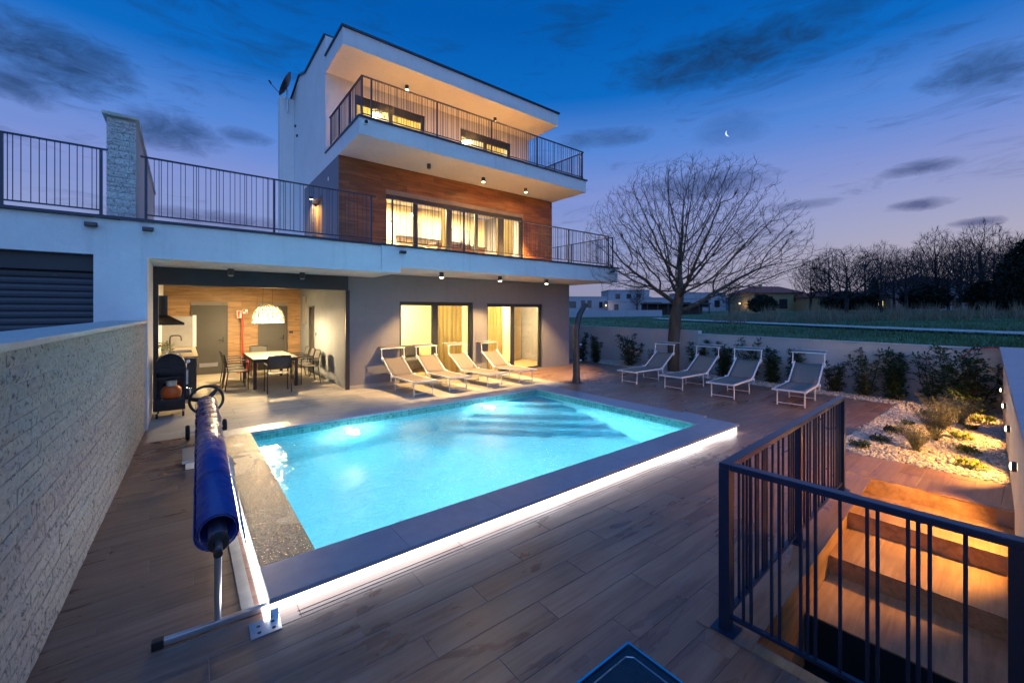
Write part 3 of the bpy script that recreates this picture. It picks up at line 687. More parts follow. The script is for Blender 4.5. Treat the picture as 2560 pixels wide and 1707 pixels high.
bulb(5.0, 13.6, 8.71, 7.95, 'left bulb hanging behind the left balcony door', 12); bulb(5.4, 13.6, 8.71, 7.98, 'right bulb hanging behind the left balcony door', 12)

# ------------------------------------------------------------------ surface mounted soffit spots
def soffit_spot(x, y, z, on, label, e=330, ang=125, tilt=0., col=WARM, grp='cylinder spots under the slabs'):
    t = thing('soffit_lamp', label, 'ceiling spot', (x, y, z), group=grp)
    MB().lathe([(0, 0), (.055, 0), (.055, -.125), (.045, -.125), (.042, -.11), (0, -.11)], 20).build('housing', 'door_grey', t, smooth=True)
    MB().lathe([(.046, -.1255), (.044, -.142), (.03, -.150), (.0, -.152)], 20).build('lens', 'lens_warm' if on else 'lens_off', t, smooth=True)
    if on: spot_light('spot_light', t, (0, 0, -.165), (0, tilt, -1), e, ang, .55, col, .035)
    if on and z > 3: spot_light('spill_light', t, (0, 0, -.165), (0, 0, -1), 28, 165, .3, col, .035)
def wide(e=330): return e
for x, y, l in ((.75, 10.08, 'unlit cylinder spot over the left half of the dining bay'), (2.06, 10.08, 'unlit cylinder spot over the right half of the dining bay')): soffit_spot(x, y, 2.758, False, l)
for x, y, l in ((5.05, 9.25, 'lit cylinder spot above the leftmost loungers'), (6.9, 9.3, 'lit cylinder spot above the right end of the left sliding door'), (8.7, 9.35, 'lit cylinder spot above the right sliding door')): soffit_spot(x, y, 2.878, True, l, 800, 94, .25)
soffit_spot(5.37, 10.56, 6.001, False, 'unlit cylinder spot under the balcony, leftmost of three')
soffit_spot(7.23, 10.60, 6.001, True, 'lit cylinder spot under the balcony, middle of three', 6200, 66, .0, (1., .55, .16)); soffit_spot(8.96, 10.64, 6.001, True, 'lit cylinder spot under the balcony, rightmost of three', 6200, 66, .0, (1., .55, .16))
soffit_spot(5.31, 11.87, 8.719, True, 'lit cylinder spot under the roof, left one', 1300, 84, .1, (1., .53, .14)); soffit_spot(8.63, 11.93, 8.719, True, 'lit cylinder spot under the roof, right one', 1300, 84, .1, (1., .53, .14))
t = thing('wall_lamp', 'lit wall lamp beside the side door on the terrace', 'wall lamp', (HX0-.002, 14.1, 5.42)); B(-.1, -.04, -.02, 0, .04, .06).build('housing', 'anthracite', t)
B(-.09, -.03, -.026, -.01, .03, -.021).build('lens', 'lens_warm', t); spot_light('lamp_light', t, (-.12, 0, -.05), (-.15, 0, -1), 160, 150, .8)
# small black floodlights on the fascia, dome camera
for (x, y, l) in ((-1.09, 8.895, 'small black floodlight left of the stone pillar'), (-.44, 8.86, 'small black floodlight right below the stone pillar'), (3.81, 8.79, 'small black floodlight above the step in the soffit'), (11.08, 8.79, 'small black floodlight at the right end of the terrace fascia')):
    t = thing('floodlight', l, 'floodlight', (x, y, 3.21)); B(-.07, -.10, -.03, .07, -.02, .03).build('housing', 'anthracite', t, bevel=.006); B(-.03, -.021, -.02, .03, 0, .02).build('bracket', 'anthracite', t); B(-.06, -.104, -.02, .06, -.1, .02).build('lens', 'dark_glass', t)
t = thing('dome_camera', 'white dome camera on the left corner of the balcony fascia', 'camera', (3.33, 9.738, 6.30)); 
MB().lathe([(0, 0), (.06, 0), (.06, .04), (.045, .05)], 20).xf(Matrix.Rotation(R(90), 4, 'X')).build('base', 'white_paint', t, smooth=True); MB().lathe([(.045, .05), (.035, .08), (0, .095)], 20).xf(Matrix.Rotation(R(90), 4, 'X')).build('dome', 'dark_glass', t, smooth=True)
# satellite dish
t = thing('satellite_dish', 'dark satellite dish on a pole beside the white chimney', 'satellite dish', (2.95, 16.86, 9.1))
MB().tube([(0, 0, .0), (0, 0, .95)], .024, 10).build('pole', 'metal', t, smooth=True)
M_ = Matrix.Translation((.02, -.06, .93)) @ (RGT*-.80-FWD*.42+Vector((0, 0, .42))).to_track_quat('Z', 'Y').to_matrix().to_4x4()
m = MB(); m.lathe([(.0, 0), (.15, .012), (.3, .05), (.45, .115), (.46, .112), (.3, .04), (0, -.012)], 36); m.xf(M_); m.build('dish', 'anthracite', t, smooth=True)
m = MB(); m.tube([(0, -.42, .1), (0, -.28, .5)], .012, 8); m.tube([(0, -.28, .46), (0, -.22, .56)], .03, 10); m.xf(M_); m.build('feed_arm', 'anthracite', t)

# ------------------------------------------------------------------ railings
FR = [.055, .088, .104, .148, .181, .242, .275, .335, .357, .374, .429, .467, .511, .533, .566, .621, .66, .703, .742, .758, .802, .841, .901, .94, .951]
def railing(name, label, p0, p1, z0, zt, posts, par_cat='railing', bars=None, bw_=.009, pw=.036, top=(.05, .022), gap=.09, foot=True, group=None, endcap=.0, mname='rail_paint', topw=None):
    p0 = Vector((*p0, z0)); p1 = Vector((*p1, z0)); L = (p1-p0).length; rz = math.atan2(p1.y-p0.y, p1.x-p0.x)
    t = thing(name, label, par_cat, p0, rz, group); H_ = zt-z0
    MB().box(-endcap-pw/2, -top[0]/2, H_-top[1], L+endcap+pw/2, top[0]/2, H_).build('top_rail', mname, t, bevel=.003)
    B(0, -.014, gap-.02, L, .014, gap).build('bottom_rail', mname, t)
    pm_ = B(-pw/2, -pw/2, .0, pw/2, pw/2, H_-top[1]).mesh('post', mname); fm = B(-pw*1.1, -pw*1.1, .0005, pw*1.1, pw*1.1, .01).mesh('foot_plate', mname)
    for x in posts:
        inst(pm_, 'post', t, (x, 0, 0))
        if foot: inst(fm, 'foot_plate', t, (x, 0, 0))
    bm_ = B(-bw_/2, -bw_/2, gap, bw_/2, bw_/2, H_-top[1]).mesh('baluster', mname)
    if bars is None:
        bars = []
        for a, b in zip(posts[:-1], posts[1:]):
            fl = FR if b-a > 1.2 else [f for i, f in enumerate(FR) if i % 2 == 0]
            bars += [a+(b-a)*f for f in fl]
    for x in bars: inst(bm_, 'baluster', t, (x, 0, 0))
    return t
yF = 8.92
railing('terrace_railing', 'dark steel terrace railing left of the stone pillar', (-4.4, yF), (-.99, yF), 3.373, 4.40, [.0, .8, 1.65, 2.42, 3.41], endcap=.06)
railing('terrace_railing', 'dark steel terrace railing between the stone pillar and the step in the fascia', (-.47, yF), (3.20, yF), 3.373, 4.39, [0, 1.81, 3.64], endcap=.05)
railing('terrace_railing', 'dark steel terrace railing in front of the long lit window band', (3.40, 8.86), (11.05, 8.86), 3.373, 4.39, [.22, 2.06, 3.92, 5.76, 7.62], bars=None)
railing('terrace_railing', 'short terrace railing returning at the right end of the villa', (11.30, 8.9), (11.30, 12.9), 3.373, 4.39, [0.0, 1.9, 3.9])
railing('balcony_railing', 'left side railing of the upper balcony', (3.27, 9.8), (3.27, 12.5), 6.44, 7.40, [.0, .9, 1.8, 2.6])
railing('balcony_railing', 'long front railing of the upper balcony', (3.27, 9.8), (10.84, 9.8), 6.44, 7.40, [.22, 1.95, 3.70, 5.45, 7.50])
railing('balcony_railing', 'right side railing of the upper balcony', (10.86, 9.83), (10.86, 12.65), 6.44, 7.40, [0.03, 1.4, 2.8])
# stair railings, near the camera
RB1 = [.10, .2, .271, .33, .381, .487, .523, .617, .655, .694, .817, .946, 1.05, 1.192, 1.242, 1.30, 1.52, 1.60, 1.70, 1.78, 1.90, 1.967, 2.06, 2.18, 2.26, 2.40, 2.52, 2.62, 2.72, 2.80, 2.88]
a_, b_ = UVW(0, 0), UVW(2.94, 0)
railing('stair_railing', 'dark blue stair railing running along the open stair towards the garden', a_, b_, .004, 1.0, [0, 1.417, 2.94], bars=RB1, pw=.06, bw_=.014, top=(.06, .035), gap=.10)
RB2 = [.098, .138, .243, .282, .38, .411, .445, .547, .651, .689, .794, .827, .864, .971]
a_, b_ = UVW(0, -.031), UVW(0, -1.13)
railing('stair_railing', 'dark blue railing across the head of the stair in the right foreground', a_, b_, .004, 1.0, [1.085], bars=[x-.031 for x in RB2], pw=.06, bw_=.014, top=(.06, .035), gap=.10, endcap=-.03)

# ------------------------------------------------------------------ stair, garden wall and its lamps (all turned 2.9 degrees)
stair = thing('garden_stair', 'sunken tiled stair with wide wood-look treads lit amber', 'stair', (UV0.x, UV0.y, 0), ST)
B(-.07, -.07, -1.6, 3.66, .15, .003).build('side_wall', 'stair_wood', stair); 
B(-.07, -.16, .003, 3.66-.1, .15, .008).build('border_tile', 'deck_wood', stair, bevel=.002)
B(-.06, -1.19, -1.6, .02, -.07, .003).build('end_wall', 'stair_wood', stair)
for i in range(3):
    u1 = 3.60-.76*i; z = -.16*(i+1); u0 = u1-.76
    if u0 < .02: u0 = .02
    if u1 <= .05: break
    B(u0, -1.19, z-.012, u1, -.071, z).build('tread', 'stair_wood', stair, bevel=.002)
    B(u1, -1.19, z-.14 if i else -.30, u1+.012, -.071, z+.146 if i else -.0).build('riser', 'stair_wood', stair)
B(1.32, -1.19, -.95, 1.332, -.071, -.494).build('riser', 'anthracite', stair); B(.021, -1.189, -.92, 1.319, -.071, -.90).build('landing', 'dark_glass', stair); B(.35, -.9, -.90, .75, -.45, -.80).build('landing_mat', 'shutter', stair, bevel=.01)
B(3.612, -1.19, -.3, 3.70, -.02, .004).build('border_tile', 'deck_wood', stair, bevel=.002)
B(.02, -1.19, -1.5, 3.6, -.07, -1.3).build('base', 'grout', stair)
gw = thing('garden_wall', 'low rendered garden wall on the right with small lamps set in it', 'wall', (UV0.x, UV0.y, 0), ST)
B(-3.0, -1.50, -1.6, 9.78, -1.192, 1.18).build('wall', 'concrete_wall', gw)
for i in range(9): B(-3.0+1.42*i, -1.54, 1.18, -3.0+1.42*(i+1)-.004, -1.155, 1.22).build('cap_slab', 'coping_stone', gw, bevel=.004)
for i, u in enumerate((3.0, 4.75, 6.5, 8.3)):
    x, y = UVW(u, -1.19)
    t = thing('garden_wall_lamp', ('nearest lit lamp in the garden wall, above the stair', 'second lit lamp in the garden wall, counted from the stair', 'third lit lamp in the garden wall, counted from the stair', 'farthest lit lamp in the garden wall, by the corner shrub')[i], 'wall lamp', (x, y, .57), ST, 'lamps set in the garden wall')
    m = MB(); m.lathe([(.042, 0), (.045, .02), (.038, .032), (.034, .02)], 20); m.xf(Matrix.Rotation(R(-90), 4, 'X')); m.build('bezel', 'anthracite', t, smooth=True)
    m = MB(); m.lathe([(.034, .03), (.022, .04), (0, .043)], 20); m.xf(Matrix.Rotation(R(-90), 4, 'X')); m.build('lens', 'lens_warm', t, smooth=True)
    spot_light('lamp_light', t, (0, .07, -.02), (0, .9, -.82), 165, 116, .45, (1., .45, .085), .03)
# boundary wall along the back of the garden
bwall = thing('boundary_wall', 'long low rendered boundary wall behind the loungers and shrubs', 'wall', (12.15, .45, 0), math.atan2(6.4, .86))
LW = math.hypot(6.4, .86); B(-.3, -.2, -1., LW, 0, 1.17).build('wall', 'concrete_wall', bwall)
for i in range(6): B(-.3+(LW+.3)/6*i, -.22, 1.17, -.3+(LW+.3)/6*(i+1)-.004, .02, 1.19).build('cap_slab', 'concrete_wall', bwall)
bw3 = thing('boundary_wall', 'slightly higher stretch of boundary wall behind the tree and the villa corner', 'wall', (12.15+.86, .45+6.4, 0), math.atan2(8, .8))
B(.003, -.2, -1., 8., 0, 1.29).build('wall', 'concrete_wall', bw3)
# gravel: base sheets and loose pebbles
gb = MB(); gb.prism([UVW(4.62, -1.185), UVW(9.75, -1.185), (strip_x(1.82)+1.0, 1.84), (7.5, 1.82), (7.2, 1.7), (7.10, 1.45)], 'z', -.3, -.018)
gb.prism([(strip_x(1.845), 1.845), (12.45, 1.845), (13.4, 12.6), (strip_x(12.6), 12.6)], 'z', -.3, -.016)
gravel_base = struct(gb.build('gravel_bed', 'pebble_base'))
def ico():
    bm = bmesh.new(); bmesh.ops.create_icosphere(bm, subdivisions=1, radius=1); v = np.array([p.co[:] for p in bm.verts]); f = np.array([[q.index for q in p.verts] for p in bm.faces]); bm.free(); return v, f
def pebbles(pts, smin, smax, name, mname):
    V, Fc = ico(); n = len(pts); s = rng.uniform(smin, smax, n)
    an = rng.uniform(0, 6.283, n); sq = rng.uniform(.45, .75, n); el = rng.uniform(.65, 1., n)
    vv = V[None]*np.stack([s, s*el, s*sq], 1)[:, None, :]*(1+rng.uniform(-.22, .22, (n, len(V), 1)))
    tl = rng.uniform(-.5, .5, n)
    x, y, z = vv[..., 0], vv[..., 1], vv[..., 2]
    x, z = x*np.cos(tl)[:, None]-z*np.sin(tl)[:, None], x*np.sin(tl)[:, None]+z*np.cos(tl)[:, None]
    X = x*np.cos(an)[:, None]-y*np.sin(an)[:, None]; Y = x*np.sin(an)[:, None]+y*np.cos(an)[:, None]
    co = np.stack([X, Y, z], -1)+np.array(pts)[:, None, :]
    fc = (Fc[None]+(np.arange(n)*len(V))[:, None, None]).reshape(-1, 3); co = co.reshape(-1, 3)
    me = bpy.data.meshes.new(name); me.vertices.add(len(co)); me.vertices.foreach_set('co', co.ravel())
    me.loops.add(fc.size); me.loops.foreach_set('vertex_index', fc.ravel()); me.polygons.add(len(fc)); me.polygons.foreach_set('loop_start', np.arange(0, fc.size, 3)); me.update(calc_edges=True)
    me.materials.append(MATS[mname]); o = bpy.data.objects.new(name, me); COL.objects.link(o); return struct(o, 'stuff')
gp = []
while len(gp) < 14500:
    u = rng.uniform(4.5, 9.8); v = rng.uniform(-1.18, .7); x, y = UVW(u, v)
    ex = 7.09 if y < 1.45 else 7.09+(y-1.45)**2*3.2
    if x > ex+rng.normal(0, .015) and y < 1.83+rng.normal(0, .012) and x < 12.45: gp.append((x, y, -.006+rng.uniform(-.006, .016)))
while len(gp) < 21500:
    y = rng.uniform(1.8, 12.4); x = rng.uniform(strip_x(y)+.01, 12.4+.095*(y-1.8))
    gp.append((x, y, -.004+rng.uniform(-.006, .014)))
pebbles(gp, .011, .027, 'gravel', 'pebble')

# ------------------------------------------------------------------ neighbour's bay and stone walls on the left
nb = thing('neighbour_house', 'white neighbouring house front with a dark roller shutter at the left edge', 'house', (-3, 9, 0), world=True)
m = MB(); m.box(-1.07, 8.89, 0, -.772, 9.3, 2.77); m.box(-6, 8.89, 2.77, -.772, 17, 3.325); m.box(-6, 8.89, 0, -5.2, 9.3, 2.77); m.build('wall', 'white_render', nb)
B(-6, 8.83, 3.328, -.772, 9.06, 3.371).build('edge_flashing', 'rail_paint', nb)
sb = B(-5.2, 9.16, 0, -1.07, 9.2, 2.77).build('roller_shutter', 'shutter', nb)
B(-5.2, 9.04, 2.52, -1.071, 9.159, 2.769).build('shutter_box', 'anthracite', nb)
sm = MB(); sm.prism([(0, -.05), (-.018, -.035), (-.022, 0), (-.018, .035), (0, .048)], 'x', -4.1, 0).f
slm = MB().prism([(0, -.05), (-.018, -.035), (-.022, 0), (-.018, .035), (0, .048)], 'x', -4.125, 0).mesh('slat', 'shutter')
sb.matrix_parent_inverse = Matrix.Translation(-Vector(nb.location))
for i in range(25): inst(slm, 'slat', sb, (-1.073, 9.158, .06+i*.1))
# rough block mesh
def rough_block(L, h, dp, seed, mname, amp=.012):
    """box whose front (+X) face is split rough; L along Y, h along Z"""
    r_ = random.Random(seed); ny, nz = 9, 3; m = MB(); pts = []
    for j in range(nz+1):
        row_ = []
        for i in range(ny+1):
            e = (i in (0, ny)) or (j in (0, nz)); row_.append((dp-(.006 if e else 0)+r_.uniform(-amp, amp)*(.3 if e else 1), -L/2+L*i/ny, -h/2+h*j/nz))
        pts.append(row_)
    m.grid(pts)
    ed = pts[0][:]+[p[-1] for p in pts[1:]]+pts[-1][-2::-1]+[p[0] for p in pts[-2:0:-1]]
    b = len(m.v); m.v += [tuple(p) for p in ed]+[(0, p[1], p[2]) for p in ed]; n = len(ed)
    m.f += [(b+i, b+(i+1) % n, b+n+(i+1) % n, b+n+i) for i in range(n)]
    return m.mesh('block', mname, smooth=False)
ang_w = math.atan2(8.35-3.26, -.56+.70); swall = thing('stone_wall', 'long split-face stone garden wall with a stone cap along the left edge', 'wall', (-.79, .2, 0), ang_w-R(90))
LWs = 8.62
B(-.28, 0, 0, .0695, LWs, 1.72).build('core', 'stone_cap', swall)
CH = .0861; nc = 20
blk = {}
def blkmesh(L, s, h=CH, mname='split_stone', dp=.05, amp=.007):
    k = (round(L, 2), s, h, mname)
    if k not in blk: blk[k] = rough_block(L-.005, h-.008, dp, hash(k) % 999, mname, amp)
    return blk[k]
cnt = 0
for j in range(nc):
    y = .0 if j % 2 else -.0; z = CH*(j+.5); i = 0; y = 2.5-(.2 if j % 2 else 0)
    while y < LWs-.02:
        L = random.choice((.3, .45, .6)); L = min(L, LWs-y)
        if L > .05 and cnt < 300: inst(blkmesh(L, (i+j) % 3), 'block', swall, (.03+random.uniform(-.002, .0025), y+L/2, z)); cnt += 1
        y += L; i += 1
y = 0
for i in range(8):
    B(-.32, y, 1.723, .115, y+LWs/8-.003, 1.763).build('cap_slab', 'stone_cap', swall, bevel=.006); y += LWs/8
pl = thing('plaque', 'narrow pink printed strip hanging on the stone wall', 'plaque', (-.658, 5.35, 1.5), ang_w-R(90))
B(.055, -.05, -.2, .066, .05, .2).build('panel', 'pink_print', pl); B(.0661, -.045, .02, .0668, .045, .19).build('print', 'splash', pl)
# dividing wall with white split stones between the two terraces
dv = thing('stone_pillar_wall', 'tall terrace divider wall faced with pale split stone and capped in stone', 'wall', (-.76, 8.9, 3.372))
B(-.165, .03, 0, .165, 5.3, 1.55).build('core', 'concrete_wall', dv)
zz_ = 0; j = 0; c2 = 0
while zz_ < 1.52:
    h = random.choice((.06, .085, .11)); h = min(h, 1.55-zz_); x = -.172
    while x < .17:
        L = random.choice((.09, .13, .17)); L = min(L, .172-x)
        if L < .03: break
        o = inst(blkmesh(L, (j+c2) % 3, h, 'white_stone', .03, .007), 'block', dv, (x+L/2, .034+random.uniform(-.006, .004), zz_+h/2), (0, 0, R(-90))); c2 += 1; x += L
    zz_ += h; j += 1
B(-.215, -.05, 1.552, .205, 5.35, 1.60).build('cap_slab', 'stone_cap', dv, bevel=.005)

# ------------------------------------------------------------------ dining bay
def chair(loc, rz, label):
    t = thing('dining_chair', label, 'chair', loc, R(rz), 'dark metal armchairs round the dining table'); return t
ch0 = chair((1.77, 11.28, 0), 90, 'dark metal armchair at the near end of the dining table')     # local +X looks to the table
for s in (-1, 1):
    MB().tube([(.20, s*.25, 0), (.20, s*.245, .44), (.19, s*.25, .66)], .012, 8).build('front_leg', 'chair_metal', ch0, smooth=True)
    MB().tube([(-.27, s*.25, 0), (-.21, s*.24, .44), (-.24, s*.235, .7), (-.28, s*.23, .86)], .012, 8).build('rear_leg', 'chair_metal', ch0, smooth=True)
    MB().tube([(.21, s*.25, .66), (.1, s*.262, .672), (-.1, s*.262, .67), (-.235, s*.24, .655)], .014, 8).build('armrest', 'chair_metal', ch0, smooth=True)
m = MB(); m.grid([[(.22-.44*i/6, -.23+.46*j/6, .445-.018*math.sin(math.pi*i/6)*math.sin(math.pi*j/6)) for i in range(7)] for j in range(7)]); m.build('seat', 'chair_mesh', ch0, smooth=True, thick=.012)
m = MB(); m.grid([[(-.215-.07*k/4-.02*math.sin(math.pi*j/6), -.235+.47*j/6, .56+.30*k/4) for j in range(7)] for k in range(5)]); m.build('backrest', 'chair_mesh', ch0, smooth=True, thick=.01)
MB().tube([(-.28, -.23, .86), (-.305, 0, .875), (-.28, .23, .86)], .012, 8).build('top_rail', 'chair_metal', ch0, smooth=True)
for (x, y, rz, l) in ((1.04, 12.25, 2, 'dark metal armchair on the left of the dining table, nearest the pool'), (1.05, 12.88, -2, 'dark metal armchair on the left of the dining table, middle one'), (1.06, 13.5, 1, 'dark metal armchair on the left of the dining table, farthest from the pool'),
                      (2.60, 12.15, 182, 'dark metal armchair on the right of the dining table, nearest the pool'), (2.62, 12.8, 178, 'dark metal armchair on the right of the dining table, middle one'), (2.62, 13.45, 180, 'dark metal armchair on the right of the dining table, farthest from the pool'),
                      (1.80, 14.45, -90, 'dark metal armchair at the far end of the dining table by the doors')):
    c = copy_tree(ch0); c.location = (x, y, 0); c.rotation_euler = (0, 0, R(rz)); c['label'] = l
t = thing('dining_table', 'rectangular dining table with a pale top and dark metal legs', 'table', (1.83, 12.95, 0))
B(-.5, -1.1, .715, .5, 1.1, .74).build('table_top', 'table_top', t, bevel=.004); m = MB(); m.box(-.49, -1.09, .65, .49, -1.05, .714); m.box(-.49, 1.05, .65, .49, 1.09, .714); m.box(-.49, -1.05, .65, -.45, 1.05, .714); m.box(.45, -1.05, .65, .49, 1.05, .714); m.build('apron', 'chair_metal', t)
for sx_ in (-1, 1):
    for sy_ in (-1, 1): B(sx_*.455-.035, sy_*1.055-.035, 0, sx_*.455+.035, sy_*1.055+.035, .65).build('leg', 'chair_metal', t)
# woven pendant
t = thing('pendant_lamp', 'large white woven dome pendant lamp over the dining table', 'pendant lamp', (1.80, 12.9, 1.60))
prof = [(.375, 0), (.385, .1), (.37, .2), (.335, .3), (.275, .39), (.19, .455), (.09, .495), (.03, .505)]
m = MB()
def pr(tt):
    x = tt*(len(prof)-1); i = min(int(x), len(prof)-2); f = x-i; return (prof[i][0]*(1-f)+prof[i+1][0]*f, prof[i][1]*(1-f)+prof[i+1][1]*f)
for k in range(9):
    r_, z_ = pr(k/8); m.torus((0, 0, z_), r_, .007, 'z', 36, 4)
for k in range(20):
    for tw in (-.55, .55):
        pts = []
        for i in range(13):
            r_, z_ = pr(i/12); a = 2*math.pi*k/20+tw*i/12; pts.append((r_*math.cos(a), r_*math.sin(a), z_))
        m.tube(pts, .0085, 4, cap=False)
m.build('woven_shade', 'rattan', t)
MB().lathe([(.362, .012), (.371, .1), (.356, .2), (.321, .295), (.262, .38), (.18, .442), (.06, .482)], 36).build('liner', 'shade_liner', t, smooth=True)
MB().torus((0, 0, 0), .376, .009, 'z', 40, 6).build('rim', 'white_paint', t, smooth=True)
for dx in (-.13, .1): MB().tube([(dx, 0, .47), (dx*.9, 0, 1.13)], .004, 6).build('cord', 'black_plastic', t)
MB().lathe([(0, .40), (.02, .40), (.02, .32)], 12).build('socket', 'black_plastic', t); MB().lathe([(.018, .32), (.06, .26), (.065, .21), (.04, .16), (0, .15)], 18).build('bulb', 'bulb', t, smooth=True)
point_light('pendant_light', t, (0, 0, -.03), 480, (1, .70, .34), .12)
# kitchen counter with sink and tap, end panel
t = thing('outdoor_kitchen', 'kitchen counter with sink and black tap along the left wall of the dining bay', 'kitchen', (-.45, 11.42, 0))
B(.002, .04, .1, .66, 3.2, .885).build('cabinet', 'anthracite', t); B(.002, .06, .0, .6, 3.2, .1).build('plinth', 'black_plastic', t)
m = MB(); m.box(.002, .0, .886, .15, 3.22, .925); m.box(.62, 0, .886, .71, 3.22, .925); m.box(.15, 0, .886, .62, 1.2, .925); m.box(.15, 2.1, .886, .62, 3.22, .925); m.build('worktop', 'worktop', t)
m = MB(); m.box(.15, 1.2, .80, .62, 2.1, .81); m.box(.15, 1.2, .81, .16, 2.1, .924); m.box(.61, 1.2, .81, .62, 2.1, .924); m.box(.16, 1.2, .81, .61, 1.21, .924); m.box(.16, 2.09, .81, .61, 2.1, .924); m.build('sink', 'metal', t)
MB().tube([(.2, 1.35, .925), (.2, 1.35, 1.27), (.215, 1.35, 1.315), (.25, 1.35, 1.33), (.36, 1.35, 1.33), (.40, 1.35, 1.31), (.412, 1.35, 1.27), (.412, 1.35, 1.2)], .014, 10).build('tap', 'black_plastic', t, smooth=True)
B(.002, 3.16, .926, .655, 3.19, 1.77).build('end_panel', 'splash', t); B(.656, 3.15, .926, .735, 3.2, 1.8).build('end_post', 'alu_white', t)
for i in range(1, 5): B(.66, .04+.63*(i-1)+.003, .12, .678, .04+.63*i-.003, .87).build('cabinet_door', 'anthracite', t, bevel=.002)
t = thing('range_hood', 'black pyramid range hood with a square duct above the counter', 'range hood', (-.45, 12.35, 1.6))
m = MB(); m.v = [(.002, -.35, 0), (.47, -.35, 0), (.47, .35, 0), (.002, .35, 0), (.002, -.35, .04), (.47, -.35, .04), (.47, .35, .04), (.002, .35, .04), (.002, -.13, .22), (.18, -.13, .22), (.18, .13, .22), (.002, .13, .22)]
m.f = [(3, 2, 1, 0), (0, 1, 5, 4), (1, 2, 6, 5), (2, 3, 7, 6), (3, 0, 4, 7), (4, 5, 9, 8), (5, 6, 10, 9), (6, 7, 11, 10), (7, 4, 8, 11), (8, 9, 10, 11)]; m.build('canopy', 'bbq_black', t); B(.002, -.12, .22, .17, .12, .66).build('duct', 'bbq_black', t)
def leaf_cluster(m, o, n, r, L, wd, up=.5, rs=random):
    for _ in range(n):
        a = rs.uniform(0, 6.28); e = rs.uniform(-.2, 1.)*up+.15; d_ = Vector((math.cos(a)*math.cos(e), math.sin(a)*math.cos(e), math.sin(e)))
        p = Vector(o)+Vector((rs.gauss(0, r), rs.gauss(0, r), rs.gauss(0, r*.8))); l = L*rs.uniform(.6, 1.2); s_ = d_.cross(Vector((0, 0, 1))).normalized()*wd*rs.uniform(.7, 1.2)/2
        q = p+d_*l; mid = p+d_*l*.5+Vector((0, 0, .12*l)); b = len(m.v); q = q-Vector((0, 0, .15*l))
        m.v += [tuple(p), tuple(mid-s_), tuple(q), tuple(mid+s_)]; m.f += [(b, b+1, b+2, b+3)]
t = thing('potted_herb', 'green herb in a pale glazed pot on the kitchen counter', 'plant', (-.31, 11.95, .926)); MB().lathe([(0, 0), (.055, 0), (.075, .16), (.065, .16), (.05, .13), (0, .13)], 18).build('pot', 'terracotta', t, smooth=True)
m = MB(); leaf_cluster(m, (0, 0, .2), 90, .06, .09, .04); m.build('foliage', 'leaf_lime', t, fix=False)
# red extinguisher post with signs
t = thing('fire_point', 'red fire point post with two small red and white signs at its top', 'fire point', (1.46, 15.5, 0))
MB().tube([(0, 0, .0), (0, 0, 1.9)], .022, 10).build('post', 'red_paint', t, smooth=True); MB().lathe([(0, 0), (.09, 0), (.095, .02), (.095, .42), (.07, .5), (.03, .53), (0, .53)], 18, (.06, -.16, .02)).build('extinguisher', 'red_paint', t, smooth=True)
MB().tube([(.06, -.16, .55), (.06, -.16, .62), (.0, -.16, .62)], .014, 8).build('valve', 'black_plastic', t); MB().lathe([(0, 0), (.16, 0), (.16, .02), (0, .02)], 20).build('foot', 'red_paint', t)
sg = B(-.15, -.03, 1.70, -.03, -.02, 1.93).build('sign', 'white_paint', t); m = MB(); m.box(-.14, -.032, 1.71, -.07, -.0301, 1.92); m.box(-.06, -.032, 1.85, -.04, -.0301, 1.91); m.build('print', 'red_paint', sg)
sg = B(.0, -.035, 1.84, .13, -.025, 1.97).build('sign', 'white_paint', t); m = MB(); m.box(.01, -.037, 1.90, .06, -.0351, 1.96); m.box(.075, -.037, 1.85, .12, -.0351, 1.89); m.build('print', 'red_paint', sg)
for (x, y, z, l) in ((2.87, 15.733, 1.21, 'dark double switch on the timber wall right of the far door'),):
    o = B(x-.06, y-.012, z-.04, x+.06, y, z+.04).build('light_switch', 'anthracite', bevel=.003); tag(o, l, 'switch')
o = B(3.137, 13.52, 1.18, 3.149, 13.6, 1.28).build('light_switch', 'anthracite', bevel=.003); tag(o, 'dark switch on the pale wall beside the narrow door', 'switch')
# barbecue cart
t = thing('gas_barbecue', 'black gas barbecue cart on castors with a closed hood', 'barbecue', (-.17, 9.92, 0), R(0))
B(-.23, -.27, .13, .20, .27, .33).build('lower_box', 'bbq_black', t, bevel=.01)
for sx_ in (-.22, .19):
    for sy_ in (-.26, .26): MB().bar((sx_, sy_, .33), (sx_, sy_, .82), .03, .03).build('upright', 'bbq_black', t)
B(-.23, .24, .33, .2, .262, .82).build('back_panel', 'bbq_black', t); B(-.235, -.28, .70, .205, .28, .735).build('shelf', 'bbq_black', t, bevel=.004); B(-.24, -.29, .82, .21, .29, .90).build('fire_box', 'bbq_black', t, bevel=.01)
m = MB(); hp = [(.22*math.cos(R(a))*1.0-.015, .90+.25*math.sin(R(a))) for a in range(0, 181, 15)]; m.prism(hp, 'y', -.29, .29); m.build('hood', 'bbq_black', t, smooth=True, bevel=.008)
m = MB(); m.tube([(.215, -.18, .96), (.262, -.18, .975), (.262, .18, .975), (.215, .18, .96)], .011, 8); m.build('hood_handle', 'chrome', t, smooth=True)
B(.211, -.27, .83, .222, .27, .895).build('control_panel', 'chrome', t)
for y in (-.17, 0, .17): MB().lathe([(0, 0), (.022, 0), (.018, .025), (0, .025)], 12).xf(Matrix.Translation((.222, y, .862)) @ Matrix.Rotation(R(90), 4, 'Y')).build('knob', 'black_plastic', t, smooth=True)
B(.212, -.28, .58, .24, -.16, .83).build('side_tray', 'metal', t)
m = MB(); m.tube([(.2, -.2, .22), (.27, -.2, .24), (.27, -.2, .48), (.2, -.2, .5)], .012, 8); m.build('grab_handle', 'chrome', t, smooth=True)
